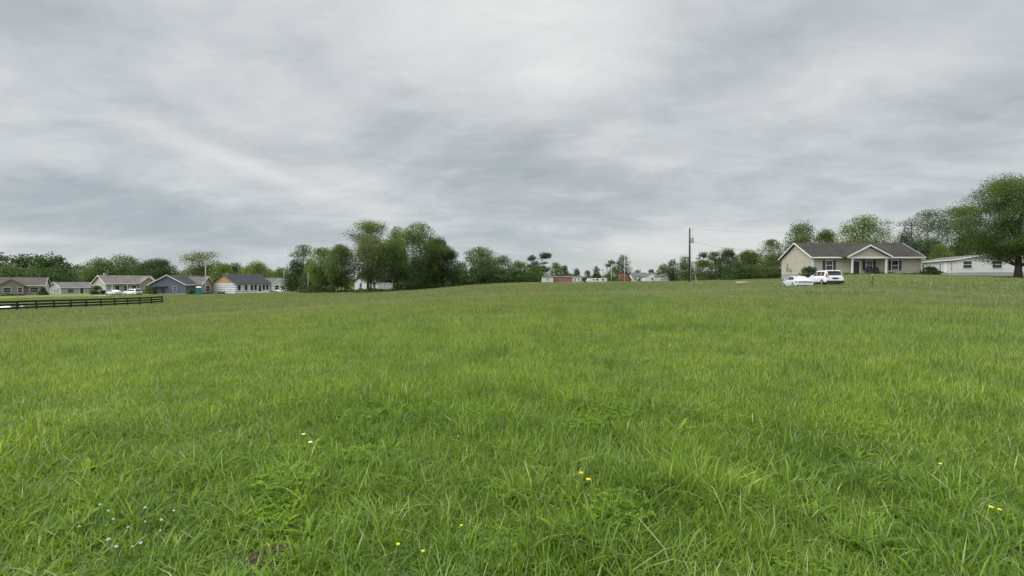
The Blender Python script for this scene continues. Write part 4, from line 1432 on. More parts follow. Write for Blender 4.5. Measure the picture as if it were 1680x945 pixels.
# white sheeting heaped behind the fence at the left edge
def sheeting(px, d, W, D, H, label, mat, seed):
    b = on_ground(px, d)
    r_ = np.random.default_rng(seed)
    nx, ny = 26, 12
    X, Y = np.meshgrid(np.linspace(-1, 1, nx), np.linspace(-1, 1, ny))
    Z = np.zeros_like(X)
    for i in range(9):
        cx, cy, s = r_.uniform(-.8, .8), r_.uniform(-.7, .7), r_.uniform(.12, .4)
        Z += r_.uniform(.3, 1) * np.exp(-(((X - cx) / s) ** 2 + ((Y - cy) / s) ** 2))
    Z = Z / Z.max() * H * np.clip((1 - np.maximum(abs(X), abs(Y)) ** 4) * 1.6, 0, 1) + .03
    v = np.column_stack([(X * W / 2).ravel(), (Y * D / 2).ravel(), Z.ravel()])
    v0 = v.copy()
    v0[:, 2] = -.25
    i = np.arange(ny - 1)[:, None] * nx + np.arange(nx - 1)[None, :]
    q = np.stack([i, i + 1, i + nx + 1, i + nx], -1).reshape(-1, 4)
    edge = [0 * nx + k for k in range(nx)] + [k * nx + nx - 1 for k in range(1, ny)] + [(ny - 1) * nx + k for k in range(nx - 2, -1, -1)] + [k * nx for k in range(ny - 2, 0, -1)]
    m = len(v)
    sk = np.array([[edge[k], edge[k] + m, edge[(k + 1) % len(edge)] + m, edge[(k + 1) % len(edge)]] for k in range(len(edge))])
    me = np_mesh('plastic_sheeting', np.vstack([v, v0]), [np.vstack([q, sk])], M[mat], smooth=True)
    o = link_mesh('plastic_sheeting', me)
    o.location = b
    tag(o, label, 'sheeting')


sheeting(14, 64, 4.2, 2.0, .6, 'crumpled white sheeting lying behind the black fence at the left edge', 'plasticw', 3)
sheeting(48, 66, 3.0, 1.8, .5, 'greyish heap of sheeting behind the black fence beside the white one', 'concrete', 8)
ground_patch('driveway', [(on_ground(-70, 72).x, 72, 2.6), (on_ground(20, 74).x, 74, 2.4), (on_ground(76, 79).x, 79, 1.8)], M['gravel'], .03)
ground_patch('driveway', [(on_ground(160, 118).x, 118, 1.5), (on_ground(210, 116).x, 116, 1.7), (on_ground(262, 118).x, 118, 1.3)], M['concrete'], .04)
ground_patch('path', [(on_ground(742, 138).x, 138, .9), (on_ground(800, 142).x, 142, 1.2), (on_ground(870, 146).x, 146, 1.0)], M['drygrass'], .12)

# portable toilet
p = on_ground(326, 119)
b = thing('portable_toilet', 'teal portable toilet with white roof beside the pale pole', 'portable toilet', p, .5)
MB().box(-.58, .58, -.58, .58, 0, 2.05).build('cabin', M['teal'], b, .04)
MB().box(-.42, .42, -.62, -.583, .12, 1.95).build('door', M['teal'], b, .02)
MB().add([(-.64, -.64, 2.053), (.64, -.64, 2.053), (.64, .64, 2.053), (-.64, .64, 2.053), (-.64, -.64, 2.12), (.64, -.64, 2.12), (.64, .64, 2.12), (-.64, .64, 2.12), (-.3, 0, 2.34), (.3, 0, 2.34)],
         [(0, 3, 2, 1), (0, 1, 5, 4), (1, 2, 6, 5), (2, 3, 7, 6), (3, 0, 4, 7), (4, 5, 9, 8), (5, 6, 9), (6, 7, 8, 9), (7, 4, 8)]).build('roof', M['white'], b)
MB().tube([(.4, .4, 2.1), (.4, .4, 2.5)], .05, 8).build('vent_pipe', M['darkmetal'], b)

# dumped building waste in front of the wrapped house
p = on_ground(363, 128)
b = tag(MB().box(-.75, .75, -.5, .5, -.2, .75).build('crate', M['darkmetal'], None, .05), 'dark crate on the lawn in front of the wrapped house', 'crate')
b.location = p
p = on_ground(432, 140)
b = thing('board_pile', 'pale pile of boards at the right end of the wrapped house', 'board pile', p, .8)
for i in range(5):
    MB().box(-1.9 + .1 * i, 1.9 - .15 * i, -.7 + .05 * i, .7 - .08 * i, .13 * i, .13 * i + .118).build('board', M['osb' if i == 2 else 'plasticw'], b)

# ------------------------------------------------------------------ flowers
def flower(px, py, kind, label, h=.34, s=1.0, group=None):
    d = 3.0
    for _ in range(30):
        v = P(px, py, d)
        e = v.z - (gz(v.x, d) + h)
        d += e * 1.2
    v = P(px, py, d)
    base = Vector((v.x, d, gz(v.x, d)))
    root = thing('flower', label, 'flower', base, random.uniform(0, 6), group)
    lx, ly = random.uniform(-.05, .05), random.uniform(-.05, .05)
    MB().tube([(lx, ly, -.02), (lx * .3, ly * .3, h * .6), (0, 0, h)], [.003, .0025, .002], 5).build('stem', M['stem'], root)
    mb = MB()
    if kind == 'daisy':
        for k in range(16):
            a = 2 * PI * k / 16
            c, sn = math.cos(a), math.sin(a)
            l, w = .024 * s, .0045 * s
            mb.hexa([(c * .006 - sn * w * .5, sn * .006 + c * w * .5, h), (c * l - sn * w, sn * l + c * w, h + .004), (c * l + sn * w, sn * l - c * w, h + .004), (c * .006 + sn * w * .5, sn * .006 - c * w * .5, h)],
                    [(c * .006 - sn * w * .5, sn * .006 + c * w * .5, h + .002), (c * l - sn * w, sn * l + c * w, h + .006), (c * l + sn * w, sn * l - c * w, h + .006), (c * .006 + sn * w * .5, sn * .006 - c * w * .5, h + .002)])
        mb.build('petals', M['petal_w'], root)
        MB().tube([(0, 0, h - .003), (0, 0, h + .006), (0, 0, h + .010)], [.008 * s, .009 * s, .003 * s], 8).build('flower_centre', M['petal_y'], root)
    else:
        # clover head or dandelion: many short florets on a ball
        col = 'petal_w' if kind == 'clover' else 'petal_y'
        R_ = (.0115 if kind == 'clover' else .017) * s
        for k in range(42):
            u = unit(1)[0]
            if u[2] < (-.35 if kind == 'clover' else .0):
                u[2] = -u[2]
            u = Vector(u)
            if kind != 'clover':
                u.z *= .55
            mb.tube([Vector((0, 0, h)) + u * R_ * .3, Vector((0, 0, h)) + u * R_ * random.uniform(.85, 1.1)], [.0012 * s, .0026 * s], 4)
        mb.build('petals', M[col], root)


flower(498, 713, 'daisy', 'larger white daisy standing above the grass left of the middle', .22, .7)
flower(509, 726, 'daisy', 'smaller white daisy just below and right of the larger one', .22, .72)
CL = [(130, 864), (178, 838), (186, 852), (210, 865), (178, 885), (191, 897), (217, 897), (231, 891), (238, 833), (238, 856), (263, 871), (285, 838), (265, 853), (164, 828), (362, 708), (752, 716), (740, 717), (1006, 726)]
for px, py in CL:
    flower(px, py, 'clover', 'small round white clover head in the grass', .16, random.uniform(.45, .75), 'white clover flowers')
flower(954, 776, 'dandelion', 'upper yellow dandelion of the pair above the long arching grass', .25, .9)
flower(965, 787, 'dandelion', 'lower yellow dandelion of the pair above the long arching grass', .24, .95)
flower(653, 893, 'dandelion', 'small yellow flower near the bottom edge left of the middle', .19, .65)
flower(694, 904, 'dandelion', 'pale yellow flower lowest near the bottom edge', .18, .55)
flower(757, 862, 'dandelion', 'tiny yellow flower in the grass below the pair of dandelions', .2, .5)
flower(1543, 761, 'dandelion', 'small yellow flower alone in the grass on the right', .25, .7)
flower(1626, 832, 'dandelion', 'yellow flower half hidden by grass near the right edge', .22, .7)
flower(1640, 836, 'dandelion', 'yellow flower closest to the right edge', .22, .6)

# little bare soil hole in the grass
sp = P(438, 908, 2.55)
HOLE = (sp.x, 2.62)
mb = MB()
zz = gz(*HOLE)
r_ = np.random.default_rng(4)
ring = [(HOLE[0] + math.cos(a) * r, HOLE[1] + math.sin(a) * r * .8, zz + hh) for r, hh in ((.01, .012), (.05, .02), (.09, .05), (.13, .035), (.17, .008)) for a in np.linspace(0, 2 * PI, 14, endpoint=False)]
ring = [(x + r_.normal(0, .006), y + r_.normal(0, .006), z + r_.normal(0, .006)) for x, y, z in ring]
fs = [(i * 14 + k, i * 14 + (k + 1) % 14, (i + 1) * 14 + (k + 1) % 14, (i + 1) * 14 + k) for i in range(4) for k in range(14)] + [tuple(range(14))]
mb.add(ring, fs)
tag(mb.build('soil', M['soil'], None, smooth=True), kind='structure')

HARD_LIST = [(HOLE[0], HOLE[1], .20)]
# ------------------------------------------------------------------ meadow grass (one stuff object that scatters sward patches)
SRC = bpy.data.collections.new('sward_kinds')     # never linked: only instanced by the meadow


def blades(n, R, L0, L1, w0, w1, lean=.35, curl=.55, straw=.05, seg=(0, .35, .7, 1.0), soft=True, stems=0.0):
    r = R * np.sqrt(rng.random(n)) if not soft else R * np.sqrt(rng.random(n)) * rng.uniform(.55, 1.0, n)
    a = rng.uniform(0, 2 * PI, n)
    # blades gather into small tufts
    k = max(3, n // 14)
    px, py = r * np.cos(a), r * np.sin(a)
    ti = rng.integers(0, k, n)
    tr = R * np.sqrt(rng.random(k))
    ta = rng.uniform(0, 2 * PI, k)
    g = rng.random(n) < .6
    sp = R * .07
    px = np.where(g, tr[ti] * np.cos(ta[ti]) + rng.normal(0, sp, n), px)
    py = np.where(g, tr[ti] * np.sin(ta[ti]) + rng.normal(0, sp, n), py)
    th = rng.uniform(0, 2 * PI, n)
    th = np.where(g, np.arctan2(py - tr[ti] * np.sin(ta[ti]), px - tr[ti] * np.cos(ta[ti])) + rng.normal(0, .5, n), th)
    L = rng.uniform(L0, L1, n) * rng.uniform(.75, 1.1, n)
    w = rng.uniform(w0, w1, n)
    le = np.abs(rng.normal(0, lean, n))
    cu = np.abs(rng.normal(0, curl, n))
    st = rng.random(n) < stems
    L = np.where(st, L * 1.35, L)
    w = np.where(st, w * .55, w)
    le = np.where(st, le * .4, le)
    cu = np.where(st, cu * .35, cu)
    dx, dy = np.cos(th), np.sin(th)
    tw = th + PI / 2 + rng.normal(0, .6, n)
    wx, wy = np.cos(tw), np.sin(tw)
    seg = np.array(seg)
    prof = np.array([.75, 1.0, .72, .0]) if len(seg) == 4 else np.array([.8, .9, 0.0])
    V = []
    for s, p in zip(seg, prof):
        hor = L * (le * s + cu * s * s)
        ver = L * s * np.maximum(.12, 1 - .33 * (le + cu * s) ** 1.3 - .42 * np.maximum(cu - .45, 0) * s * s)
        c = np.stack([px + dx * hor, py + dy * hor, ver - (.02 if s == 0 else 0)], 1)
        if p > 0:
            hw = (w * p / 2)[:, None] * np.stack([wx, wy, np.zeros(n)], 1)
            V += [c - hw, c + hw]
        else:
            V.append(c)
    m = len(V)
    V = np.stack(V, 1)
    base = (np.arange(n) * m)[:, None]
    quads = [base + np.array([[2 * i, 2 * i + 1, 2 * i + 3, 2 * i + 2]]) for i in range((m - 1) // 2 - 1)]
    tri = base + np.array([[m - 3, m - 2, m - 1]])
    tint = rng.beta(2.2, 2.2, n) * .84
    tint = np.where(rng.random(n) < straw, rng.uniform(.9, 1, n), tint)
    tint = np.where(st, rng.uniform(.8, .97, n), tint)
    return V.reshape(-1, 3), [np.concatenate(quads), tri], np.repeat(tint, m)


def rosette(n, L0, L1, w, wave=.15):
    """broad-leaved weed: a ring of lance-shaped leaves"""
    V, Q, T, k = [], [], [], 0
    for i in range(n):
        th = 2 * PI * i / n * 1.618 * 2 + rng.uniform(-.3, .3)
        L = rng.uniform(L0, L1)
        up = rng.uniform(.5, 1.2)
        t = rng.uniform(0, .9)
        for j in range(6):
            s = j / 5
            ww = w * (math.sin(PI * min(1, .12 + s * .88)) ** .8) * .5 * (0.25 if j == 0 else 1)
            h = L * (math.sin(min(s * up * 1.3, 1.9)) * .62)
            o = L * s * (.55 + .35 * s)
            c = np.array([math.cos(th) * o, math.sin(th) * o, h + rng.normal(0, .004)])
            q = np.array([-math.sin(th), math.cos(th), wave]) * ww
            q2 = np.array([-math.sin(th), math.cos(th), -wave]) * ww
            V += [c - q2, c - np.array([0, 0, ww * .25]), c + q]
            T += [t] * 3
        for j in range(5):
            b = k + j * 3
            Q += [[b, b + 1, b + 4, b + 3], [b + 1, b + 2, b + 5, b + 4]]
        k += 18
    return np.array(V), [np.array(Q)], np.array(T)


def clover(n, R, hmax):
    V, Q, T = [], [], []
    for i in range(n):
        r, a = R * math.sqrt(rng.random()), rng.uniform(0, 2 * PI)
        c = np.array([r * math.cos(a), r * math.sin(a), rng.uniform(.35, 1) * hmax])
        t = rng.uniform(.1, .8)
        for k in range(3):
            th = 2 * PI * k / 3 + a
            d = np.array([math.cos(th), math.sin(th), rng.uniform(-.1, .35)])
            p = np.array([-math.sin(th), math.cos(th), rng.uniform(-.2, .2)])
            s = rng.uniform(.012, .02)
            b = len(V)
            V += [c, c + d * s + p * s * .6, c + d * s * 1.7, c + d * s - p * s * .6]
            Q.append([b, b + 1, b + 2, b + 3])
            T += [t] * 4
    return np.array(V), [np.array(Q)], np.array(T)


KINDS = []


def kind(name, data, mat='blade'):
    me = np_mesh(name, data[0], data[1], M[mat], data[2])
    o = bpy.data.objects.new('%02d_%s' % (len(KINDS), name), me)
    SRC.objects.link(o)
    KINDS.append(name)
    return len(KINDS) - 1


K = dict(
    near=[kind('fine_sward', blades(560, .34, .07, .19, .0045, .0092, .5, 1.0, .09)) for _ in range(4)],
    lush=[kind('lush_sward', blades(280, .30, .09, .23, .007, .0125, .42, .9, .02)) for _ in range(3)],
    tuft=[kind('arching_tuft', blades(55, .12, .24, .46, .006, .0125, .42, 1.3, .10, soft=False)) for _ in range(4)],
    weed=[kind('broad_weed', rosette(int(rng.integers(8, 15)), .13, .24, .035), 'weed') for _ in range(4)],
    clov=[kind('clover_mat', clover(170, .26, .16), 'weed') for _ in range(3)],
    mid=[kind('mid_sward', blades(1450, .75, .10, .23, .0065, .0125, .36, .8, .05, stems=.06)) for _ in range(4)],
    far=[kind('far_sward', blades(2900, 1.7, .14, .29, .009, .017, .3, .5, .06, (0, .5, 1.0), stems=.06)) for _ in range(3)],
    wide=[kind('wide_sward', blades(3200, 4.2, .20, .36, .03, .05, .3, .4, .06, (0, .5, 1.0), stems=.07)) for _ in range(2)],
)

HARD = HARD_LIST      # (x, y, radius) kept clear
MOWN = [(36.8, 52.6, 5.0), (55, 66, 14), (78, 74, 16), (48, 62, 9), (66, 58, 10)]


def scatter_points():
    pts, idx, scl = [], [], []

    def ring(r0, r1, dens, kinds, s0, s1, half=63, patch=None):
        c = 1 / math.sqrt(dens)
        g = np.arange(-r1, r1 + c, c)
        gx, gy = np.meshgrid(g, g)
        x = (gx + np.where((np.arange(len(g)) % 2)[:, None] > 0, .5 * c, 0) + rng.uniform(-.45, .45, gx.shape) * c).ravel()
        y = (gy + rng.uniform(-.45, .45, gx.shape) * c).ravel()
        m = (np.hypot(x, y) > r0) & (np.hypot(x, y) < r1) & (np.abs(np.arctan2(x, y)) < math.radians(half))
        x, y = x[m], y[m]
        n = len(x)
        k = rng.choice(kinds, n)
        s = rng.uniform(s0, s1, n)
        if patch is not None:           # grow in drifts
            q = np.sin(x * 1.7 + 2.1 * np.sin(y * .9 + patch)) * np.sin(y * 1.9 + 1.7 * np.sin(x * .8 + patch * 2)) + rng.normal(0, .25, n)
            m = q > .12
            x, y, k, s = x[m], y[m], k[m], s[m]
        pts.append(np.stack([x, y], 1))
        idx.append(k)
        scl.append(s)

    ring(1.0, 7.8, 11.0, K['near'], .75, 1.15)
    ring(1.0, 9.0, 7.0, K['lush'], .7, 1.15, patch=.7)
    ring(1.2, 9.0, 4.5, K['tuft'], .55, 1.0, patch=2.9)
    ring(1.2, 14.0, .9, K['tuft'], .5, .9)
    ring(1.3, 7.0, 3.2, K['weed'], .6, 1.15, patch=5.1)
    ring(1.3, 7.0, 1.0, K['weed'], .5, 1.0)
    ring(1.3, 7.0, 2.0, K['clov'], .6, 1.0, patch=8.3)
    ring(6.0, 18.0, 3.4, K['mid'], .8, 1.15)
    ring(9.0, 22.0, .9, K['tuft'], .5, .8)
    ring(14.0, 50.0, .50, K['far'], .8, 1.2)
    ring(42.0, 150.0, .075, K['wide'], .8, 1.2)
    # the big clump of arching grass just right of the middle, and a few lone stands of it
    for cx, cy, r, m_ in ((.75, 3.55, .42, 22), (1.25, 3.35, .35, 14), (-2.6, 3.9, .35, 9), (-1.5, 3.6, .3, 7), (2.9, 3.3, .35, 9), (.1, 3.2, .3, 6)):
        pts.append(np.stack([cx + rng.normal(0, r * .6, m_), cy + rng.normal(0, r * .45, m_)], 1))
        idx.append(rng.choice(K['tuft'], m_))
        scl.append(rng.uniform(.6, 1.0, m_))
    # brighter broad-leaved stands
    for cx, cy, r, m_ in ((-.9, 5.2, .55, 26), (-2.0, 5.6, .5, 16), (.25, 2.75, .22, 8), (-1.2, 2.7, .3, 9), (-2.9, 3.1, .4, 12), (3.4, 5.0, .6, 18)):
        pts.append(np.stack([cx + rng.normal(0, r * .7, m_), cy + rng.normal(0, r * .5, m_)], 1))
        idx.append(rng.choice(K['weed'] + K['lush'], m_))
        scl.append(rng.uniform(.6, 1.05, m_))
    p = np.vstack(pts)
    k = np.concatenate(idx)
    s = np.concatenate(scl)
    m = np.ones(len(p), bool)
    for hx, hy, hr in HARD:
        m &= np.hypot(p[:, 0] - hx, p[:, 1] - hy) > hr
    hs = np.ones(len(p))
    for hx, hy, hr in MOWN:
        q = np.hypot(p[:, 0] - hx, p[:, 1] - hy) / hr
        hs = np.minimum(hs, np.clip(.40 + .60 * np.clip((q - .85) / .4, 0, 1), 0, 1))
    return p[m], k[m], s[m], hs[m]


def build_meadow():
    p, k, s, hs = scatter_points()
    z = ground_z(p[:, 0], p[:, 1]) - .005
    n = len(p)
    # waves of taller and shorter growth
    h = .92 + .20 * np.sin(p[:, 0] * .55 + 1.4 * np.sin(p[:, 1] * .31)) * np.sin(p[:, 1] * .43 + 1.1 * np.sin(p[:, 0] * .37)) + rng.normal(0, .08, n)
    me = bpy.data.meshes.new('meadow_grass')
    me.vertices.add(n)
    me.vertices.foreach_set('co', np.column_stack([p, z]).astype(np.float32).ravel())
    a = me.attributes.new('kind_index', 'INT', 'POINT')
    a.data.foreach_set('value', k.astype(np.int32))
    a = me.attributes.new('turn', 'FLOAT_VECTOR', 'POINT')
    gx = (ground_z(p[:, 0] + .5, p[:, 1]) - ground_z(p[:, 0] - .5, p[:, 1]))
    gy = (ground_z(p[:, 0], p[:, 1] + .5) - ground_z(p[:, 0], p[:, 1] - .5))
    # tilt to the slope (small angles, expressed in the spun frame)
    spin = rng.uniform(0, 2 * PI, n)
    a.data.foreach_set('vector', np.column_stack([np.cos(spin) * gy - np.sin(spin) * gx, -np.sin(spin) * gy - np.cos(spin) * gx, spin]).astype(np.float32).ravel())
    a = me.attributes.new('size', 'FLOAT_VECTOR', 'POINT')
    a.data.foreach_set('vector', np.column_stack([s, s, s * h * hs]).astype(np.float32).ravel())
    o = link_mesh('meadow_grass', me)
    tag(o, 'tall uncut green meadow grass covering the whole field', 'grass', kind='stuff')
    me.materials.append(M['blade'])
    ng = bpy.data.node_groups.new('sward', 'GeometryNodeTree')
    ng.interface.new_socket('Geometry', in_out='INPUT', socket_type='NodeSocketGeometry')
    ng.interface.new_socket('Geometry', in_out='OUTPUT', socket_type='NodeSocketGeometry')
    N, Lk = ng.nodes, ng.links
    gi, go = N.new('NodeGroupInput'), N.new('NodeGroupOutput')
    ci = N.new('GeometryNodeCollectionInfo')
    ci.inputs['Collection'].default_value = SRC
    ci.inputs['Separate Children'].default_value = True
    ci.inputs['Reset Children'].default_value = True
    ip = N.new('GeometryNodeInstanceOnPoints')
    ip.inputs['Pick Instance'].default_value = True

    def attr(nm, typ):
        t = N.new('GeometryNodeInputNamedAttribute')
        t.data_type = typ
        t.inputs['Name'].default_value = nm
        return t.outputs['Attribute']
    Lk.new(gi.outputs[0], ip.inputs['Points'])
    Lk.new(ci.outputs[0], ip.inputs['Instance'])
    Lk.new(attr('kind_index', 'INT'), ip.inputs['Instance Index'])
    Lk.new(attr('turn', 'FLOAT_VECTOR'), ip.inputs['Rotation'])
    Lk.new(attr('size', 'FLOAT_VECTOR'), ip.inputs['Scale'])
    Lk.new(ip.outputs[0], go.inputs[0])
    md = o.modifiers.new('sward', 'NODES')
    md.node_group = ng
    print('meadow points', n)


build_meadow()
# ------------------------------------------------------------------ sky and light
SUN_EL, SUN_AZ = 50.0, -105.0      # high to the left and a little behind the camera, veiled by the overcast


def px_dir(px, py):
    v = P(px, py, 1.0) - Vector((0, 0, CAMZ))
    return v.normalized()


def build_sky():
    w = bpy.data.worlds.new("World")
    scene.world = w
    w.use_nodes = True
    nt = w.node_tree
    nt.nodes.clear()
    out = nd(nt, 'ShaderNodeOutputWorld')
    bg = nd(nt, 'ShaderNodeBackground', {'Strength': .1})
    nt.links.new(bg.outputs[0], out.inputs[0])
    sk = nd(nt, 'ShaderNodeTexSky', sky_type='NISHITA', sun_disc=False, sun_elevation=math.radians(SUN_EL),
            sun_rotation=math.radians(SUN_AZ), air_density=1.0, dust_density=2.0, ozone_density=1.0)
    tc = nd(nt, 'ShaderNodeTexCoord')
    dirv = nd(nt, 'ShaderNodeVectorMath', {0: tc.outputs['Generated']}, operation='NORMALIZE').outputs[0]
    s = nd(nt, 'ShaderNodeSeparateXYZ', {0: dirv})
    X, Y, Z = s.outputs
    zc = math_n(nt, 'MAXIMUM', Z, 0.0)
    den = math_n(nt, 'ADD', zc, .26)
    pl = nd(nt, 'ShaderNodeCombineXYZ', {0: math_n(nt, 'DIVIDE', X, den), 1: math_n(nt, 'DIVIDE', Y, den)}).outputs[0]

    def cloud_noise(scale, detail, rough, off, stretch=(1, 1, 1), rot=0.0, dist=0.0, warp=0.0):
        mp = nd(nt, 'ShaderNodeMapping', {0: pl, 'Location': off, 'Rotation': (0, 0, rot), 'Scale': stretch})
        vec = mp.outputs[0]
        if warp:
            wn = nd(nt, 'ShaderNodeTexNoise', {'Vector': vec, 'Scale': scale * .7, 'Detail': 2.0})
            vec = nd(nt, 'ShaderNodeVectorMath', {0: vec, 1: nd(nt, 'ShaderNodeVectorMath', {0: nd(nt, 'ShaderNodeVectorMath', {0: wn.outputs['Color'], 1: (.5, .5, .5)}, operation='SUBTRACT').outputs[0], 'Scale': warp}, operation='SCALE').outputs[0]}, operation='ADD').outputs[0]
        n = nd(nt, 'ShaderNodeTexNoise', {'Vector': vec, 'Scale': scale, 'Detail': detail, 'Roughness': rough, 'Distortion': dist})
        return n.outputs[0]

    big = cloud_noise(.7, 3.0, .5, (3.1, 1.7, 0), warp=.8)
    midn = cloud_noise(2.0, 9.0, .60, (7.3, 2.2, 4), (.85, 1.15, 1), .35, warp=.55)
    strk = cloud_noise(1.5, 8.0, .60, (1.3, 9.2, 2), (.55, 1.7, 1), -.5, warp=.4)
    lump = cloud_noise(3.4, 9.0, .64, (4.4, 3.1, 7), (.8, 1.2, 1), .2, warp=.6)

    def blob(px, py, ra, rb, ang=0.0):
        """soft patch of the overcast around a sky direction; ra, rb angular half-sizes (rad), ang tilt"""
        c = px_dir(px, py)
        r = Vector((c.y, -c.x, 0)).normalized()
        u = r.cross(c)
        e1 = r * math.cos(ang) + u * math.sin(ang)
        e2 = -r * math.sin(ang) + u * math.cos(ang)
        a = nd(nt, 'ShaderNodeVectorMath', {0: dirv, 1: tuple(e1 / ra)}, operation='DOT_PRODUCT').outputs['Value']
        b = nd(nt, 'ShaderNodeVectorMath', {0: dirv, 1: tuple(e2 / rb)}, operation='DOT_PRODUCT').outputs['Value']
        a = math_n(nt, 'SUBTRACT', a, c.dot(e1) / ra)
        b = math_n(nt, 'SUBTRACT', b, c.dot(e2) / rb)
        q = math_n(nt, 'ADD', math_n(nt, 'MULTIPLY', a, a), math_n(nt, 'MULTIPLY', b, b))
        # break the patch edge with the cloud noise
        q = math_n(nt, 'ADD', q, math_n(nt, 'MULTIPLY', math_n(nt, 'SUBTRACT', midn, .5), 1.6))
        return math_n(nt, 'POWER', 2.718, math_n(nt, 'MULTIPLY', math_n(nt, 'MAXIMUM', q, 0.0), -1.0))

    # brightness of the overcast (1 = photo's mid grey-white)
    br = math_n(nt, 'ADD', BASE_SKY, math_n(nt, 'MULTIPLY', math_n(nt, 'SUBTRACT', big, .5), .5))
    br = math_n(nt, 'ADD', br, math_n(nt, 'MULTIPLY', math_n(nt, 'SUBTRACT', midn, .5), .55))
    br = math_n(nt, 'ADD', br, math_n(nt, 'MULTIPLY', math_n(nt, 'SUBTRACT', strk, .5), .30))
    br = math_n(nt, 'ADD', br, math_n(nt, 'MULTIPLY', math_n(nt, 'SUBTRACT', lump, .5), .52))
    for (px, py, ra, rb, ang, amp) in SKY_BLOBS:
        br = math_n(nt, 'ADD', br, math_n(nt, 'MULTIPLY', blob(px, py, ra, rb, ang), amp))
    br = math_n(nt, 'MAXIMUM', br, .2)
    # overcast is brighter towards the zenith
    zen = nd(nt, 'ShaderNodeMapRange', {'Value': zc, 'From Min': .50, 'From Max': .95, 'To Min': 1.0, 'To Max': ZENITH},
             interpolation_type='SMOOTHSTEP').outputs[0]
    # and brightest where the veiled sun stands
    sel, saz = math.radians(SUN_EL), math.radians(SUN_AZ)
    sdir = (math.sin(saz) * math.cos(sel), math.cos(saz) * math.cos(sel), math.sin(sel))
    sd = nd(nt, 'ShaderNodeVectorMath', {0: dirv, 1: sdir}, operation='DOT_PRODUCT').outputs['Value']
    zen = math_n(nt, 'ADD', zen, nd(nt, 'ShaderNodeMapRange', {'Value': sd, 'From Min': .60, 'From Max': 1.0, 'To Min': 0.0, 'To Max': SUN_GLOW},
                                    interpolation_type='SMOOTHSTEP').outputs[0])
    # extra sky glow added out of view behind the camera, lifting camera-facing walls
    zen = math_n(nt, 'ADD', zen, nd(nt, 'ShaderNodeMapRange', {'Value': Y, 'From Min': .35, 'From Max': -.7, 'To Min': 0.0, 'To Max': BACK_GLOW},
                                    interpolation_type='SMOOTHSTEP').outputs[0])
    colr = ramp(nt, br, [(.25, lin(160, 172, 178)), (.42, lin(177, 185, 190)), (.55, lin(191, 196, 200)), (.72, lin(209, 213, 216)), (1.0, lin(234, 236, 234))])
    # low gaps: blue-green air on the left, cream light ahead to the right
    teal = math_n(nt, 'MULTIPLY', nd(nt, 'ShaderNodeMapRange', {'Value': zc, 'From Min': .03, 'From Max': .26, 'To Min': 1.0, 'To Max': 0.0}, interpolation_type='SMOOTHSTEP').outputs[0],
                  nd(nt, 'ShaderNodeMapRange', {'Value': br, 'From Min': .42, 'From Max': .78, 'To Min': .9, 'To Max': 0.1}).outputs[0])
    colr = mixc(nt, math_n(nt, 'MULTIPLY', teal, .5), colr, lin(166, 185, 194))
    cream = blob(1150, 432, .30, .05)
    colr = mixc(nt, math_n(nt, 'MULTIPLY', cream, .5), colr, lin(216, 219, 212))
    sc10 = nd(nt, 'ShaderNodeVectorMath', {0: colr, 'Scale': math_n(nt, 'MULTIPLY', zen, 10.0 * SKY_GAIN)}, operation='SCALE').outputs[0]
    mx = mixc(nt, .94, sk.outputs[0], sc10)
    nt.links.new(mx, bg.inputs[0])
    w.cycles.sampling_method = 'MANUAL'
    w.cycles.sample_map_resolution = 512
    sun = bpy.data.lights.new('sun', 'SUN')
    sun.energy = 1.5
    sun.angle = math.radians(20)
    sun.color = (1.0, .965, .91)
    so = bpy.data.objects.new('sun', sun)
    COL.objects.link(so)
    el, az = math.radians(SUN_EL), math.radians(SUN_AZ)
    dv = Vector((math.sin(az) * math.cos(el), math.cos(az) * math.cos(el), math.sin(el)))
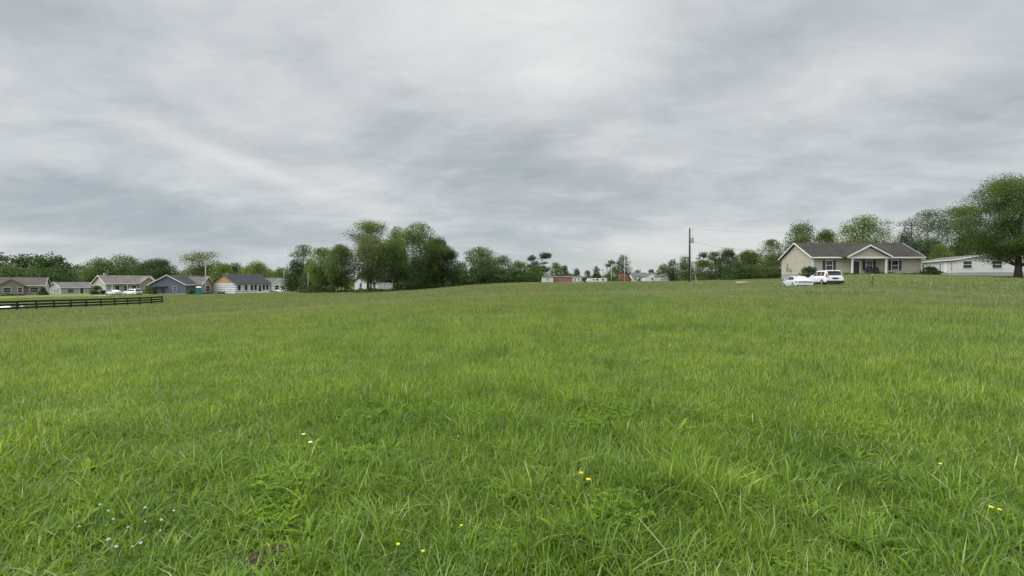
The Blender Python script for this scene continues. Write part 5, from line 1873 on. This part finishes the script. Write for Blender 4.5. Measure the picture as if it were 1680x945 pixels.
    so.rotation_euler = dv.to_track_quat('Z', 'Y').to_euler()
    so.location = (0, 0, 60)


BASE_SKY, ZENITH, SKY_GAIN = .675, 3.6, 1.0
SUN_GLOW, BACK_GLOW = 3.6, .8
SKY_BLOBS = [
    (800, 20, .24, .14, 0.0, .22), (640, 100, .12, .07, .3, .08), (960, 60, .18, .11, -.3, .13),
    (380, 262, .24, .018, -.30, .17), (560, 290, .09, .022, 0, .16), (620, 338, .10, .016, -.25, .10), (470, 160, .12, .03, 0, .07),
    (820, 300, .17, .10, .25, -.16), (1000, 320, .20, .06, .1, -.12), (650, 190, .10, .10, 0, -.16), (900, 130, .07, .10, .2, .07), (500, 60, .12, .05, .3, -.06), (280, 190, .2, .04, -.1, -.07),
    (1180, 110, .22, .06, .3, -.12), (1600, 160, .14, .05, .1, -.16), (1620, 215, .12, .04, .0, -.14), (1560, 330, .22, .035, .0, -.15),
    (200, 330, .25, .035, -.08, -.18), (80, 365, .2, .02, 0, -.12), (160, 396, .2, .008, 0, .13), (430, 385, .2, .03, 0, -.14),
    (1130, 402, .28, .035, .05, .26), (1000, 225, .08, .04, .4, .13), (1060, 268, .09, .02, .1, .10),
    (60, 130, .12, .14, 0, -.10), (1300, 40, .2, .05, 0, -.02),
]
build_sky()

cam = bpy.data.cameras.new('camera')
cam.sensor_width = 36.0
cam.lens = 36.0 * F / 1680.0
cam.clip_start = .05
cam.clip_end = 8000
co = bpy.data.objects.new('camera', cam)
COL.objects.link(co)
co.location = (0, 0, CAMZ)
co.rotation_euler = (PI / 2 - PITCH, 0, 0)
scene.camera = co
vs = scene.view_settings
vs.view_transform = 'Standard'
vs.look = 'None'
vs.gamma = 1.0
vs.exposure = 0.0
vs.use_curve_mapping = False
scene.render.engine = 'CYCLES'
scene.cycles.use_denoising = True
scene.cycles.adaptive_threshold = .015
scene.cycles.max_bounces = 5
scene.cycles.diffuse_bounces = 3
scene.cycles.transmission_bounces = 3
scene.cycles.caustics_reflective = False
scene.cycles.caustics_refractive = False
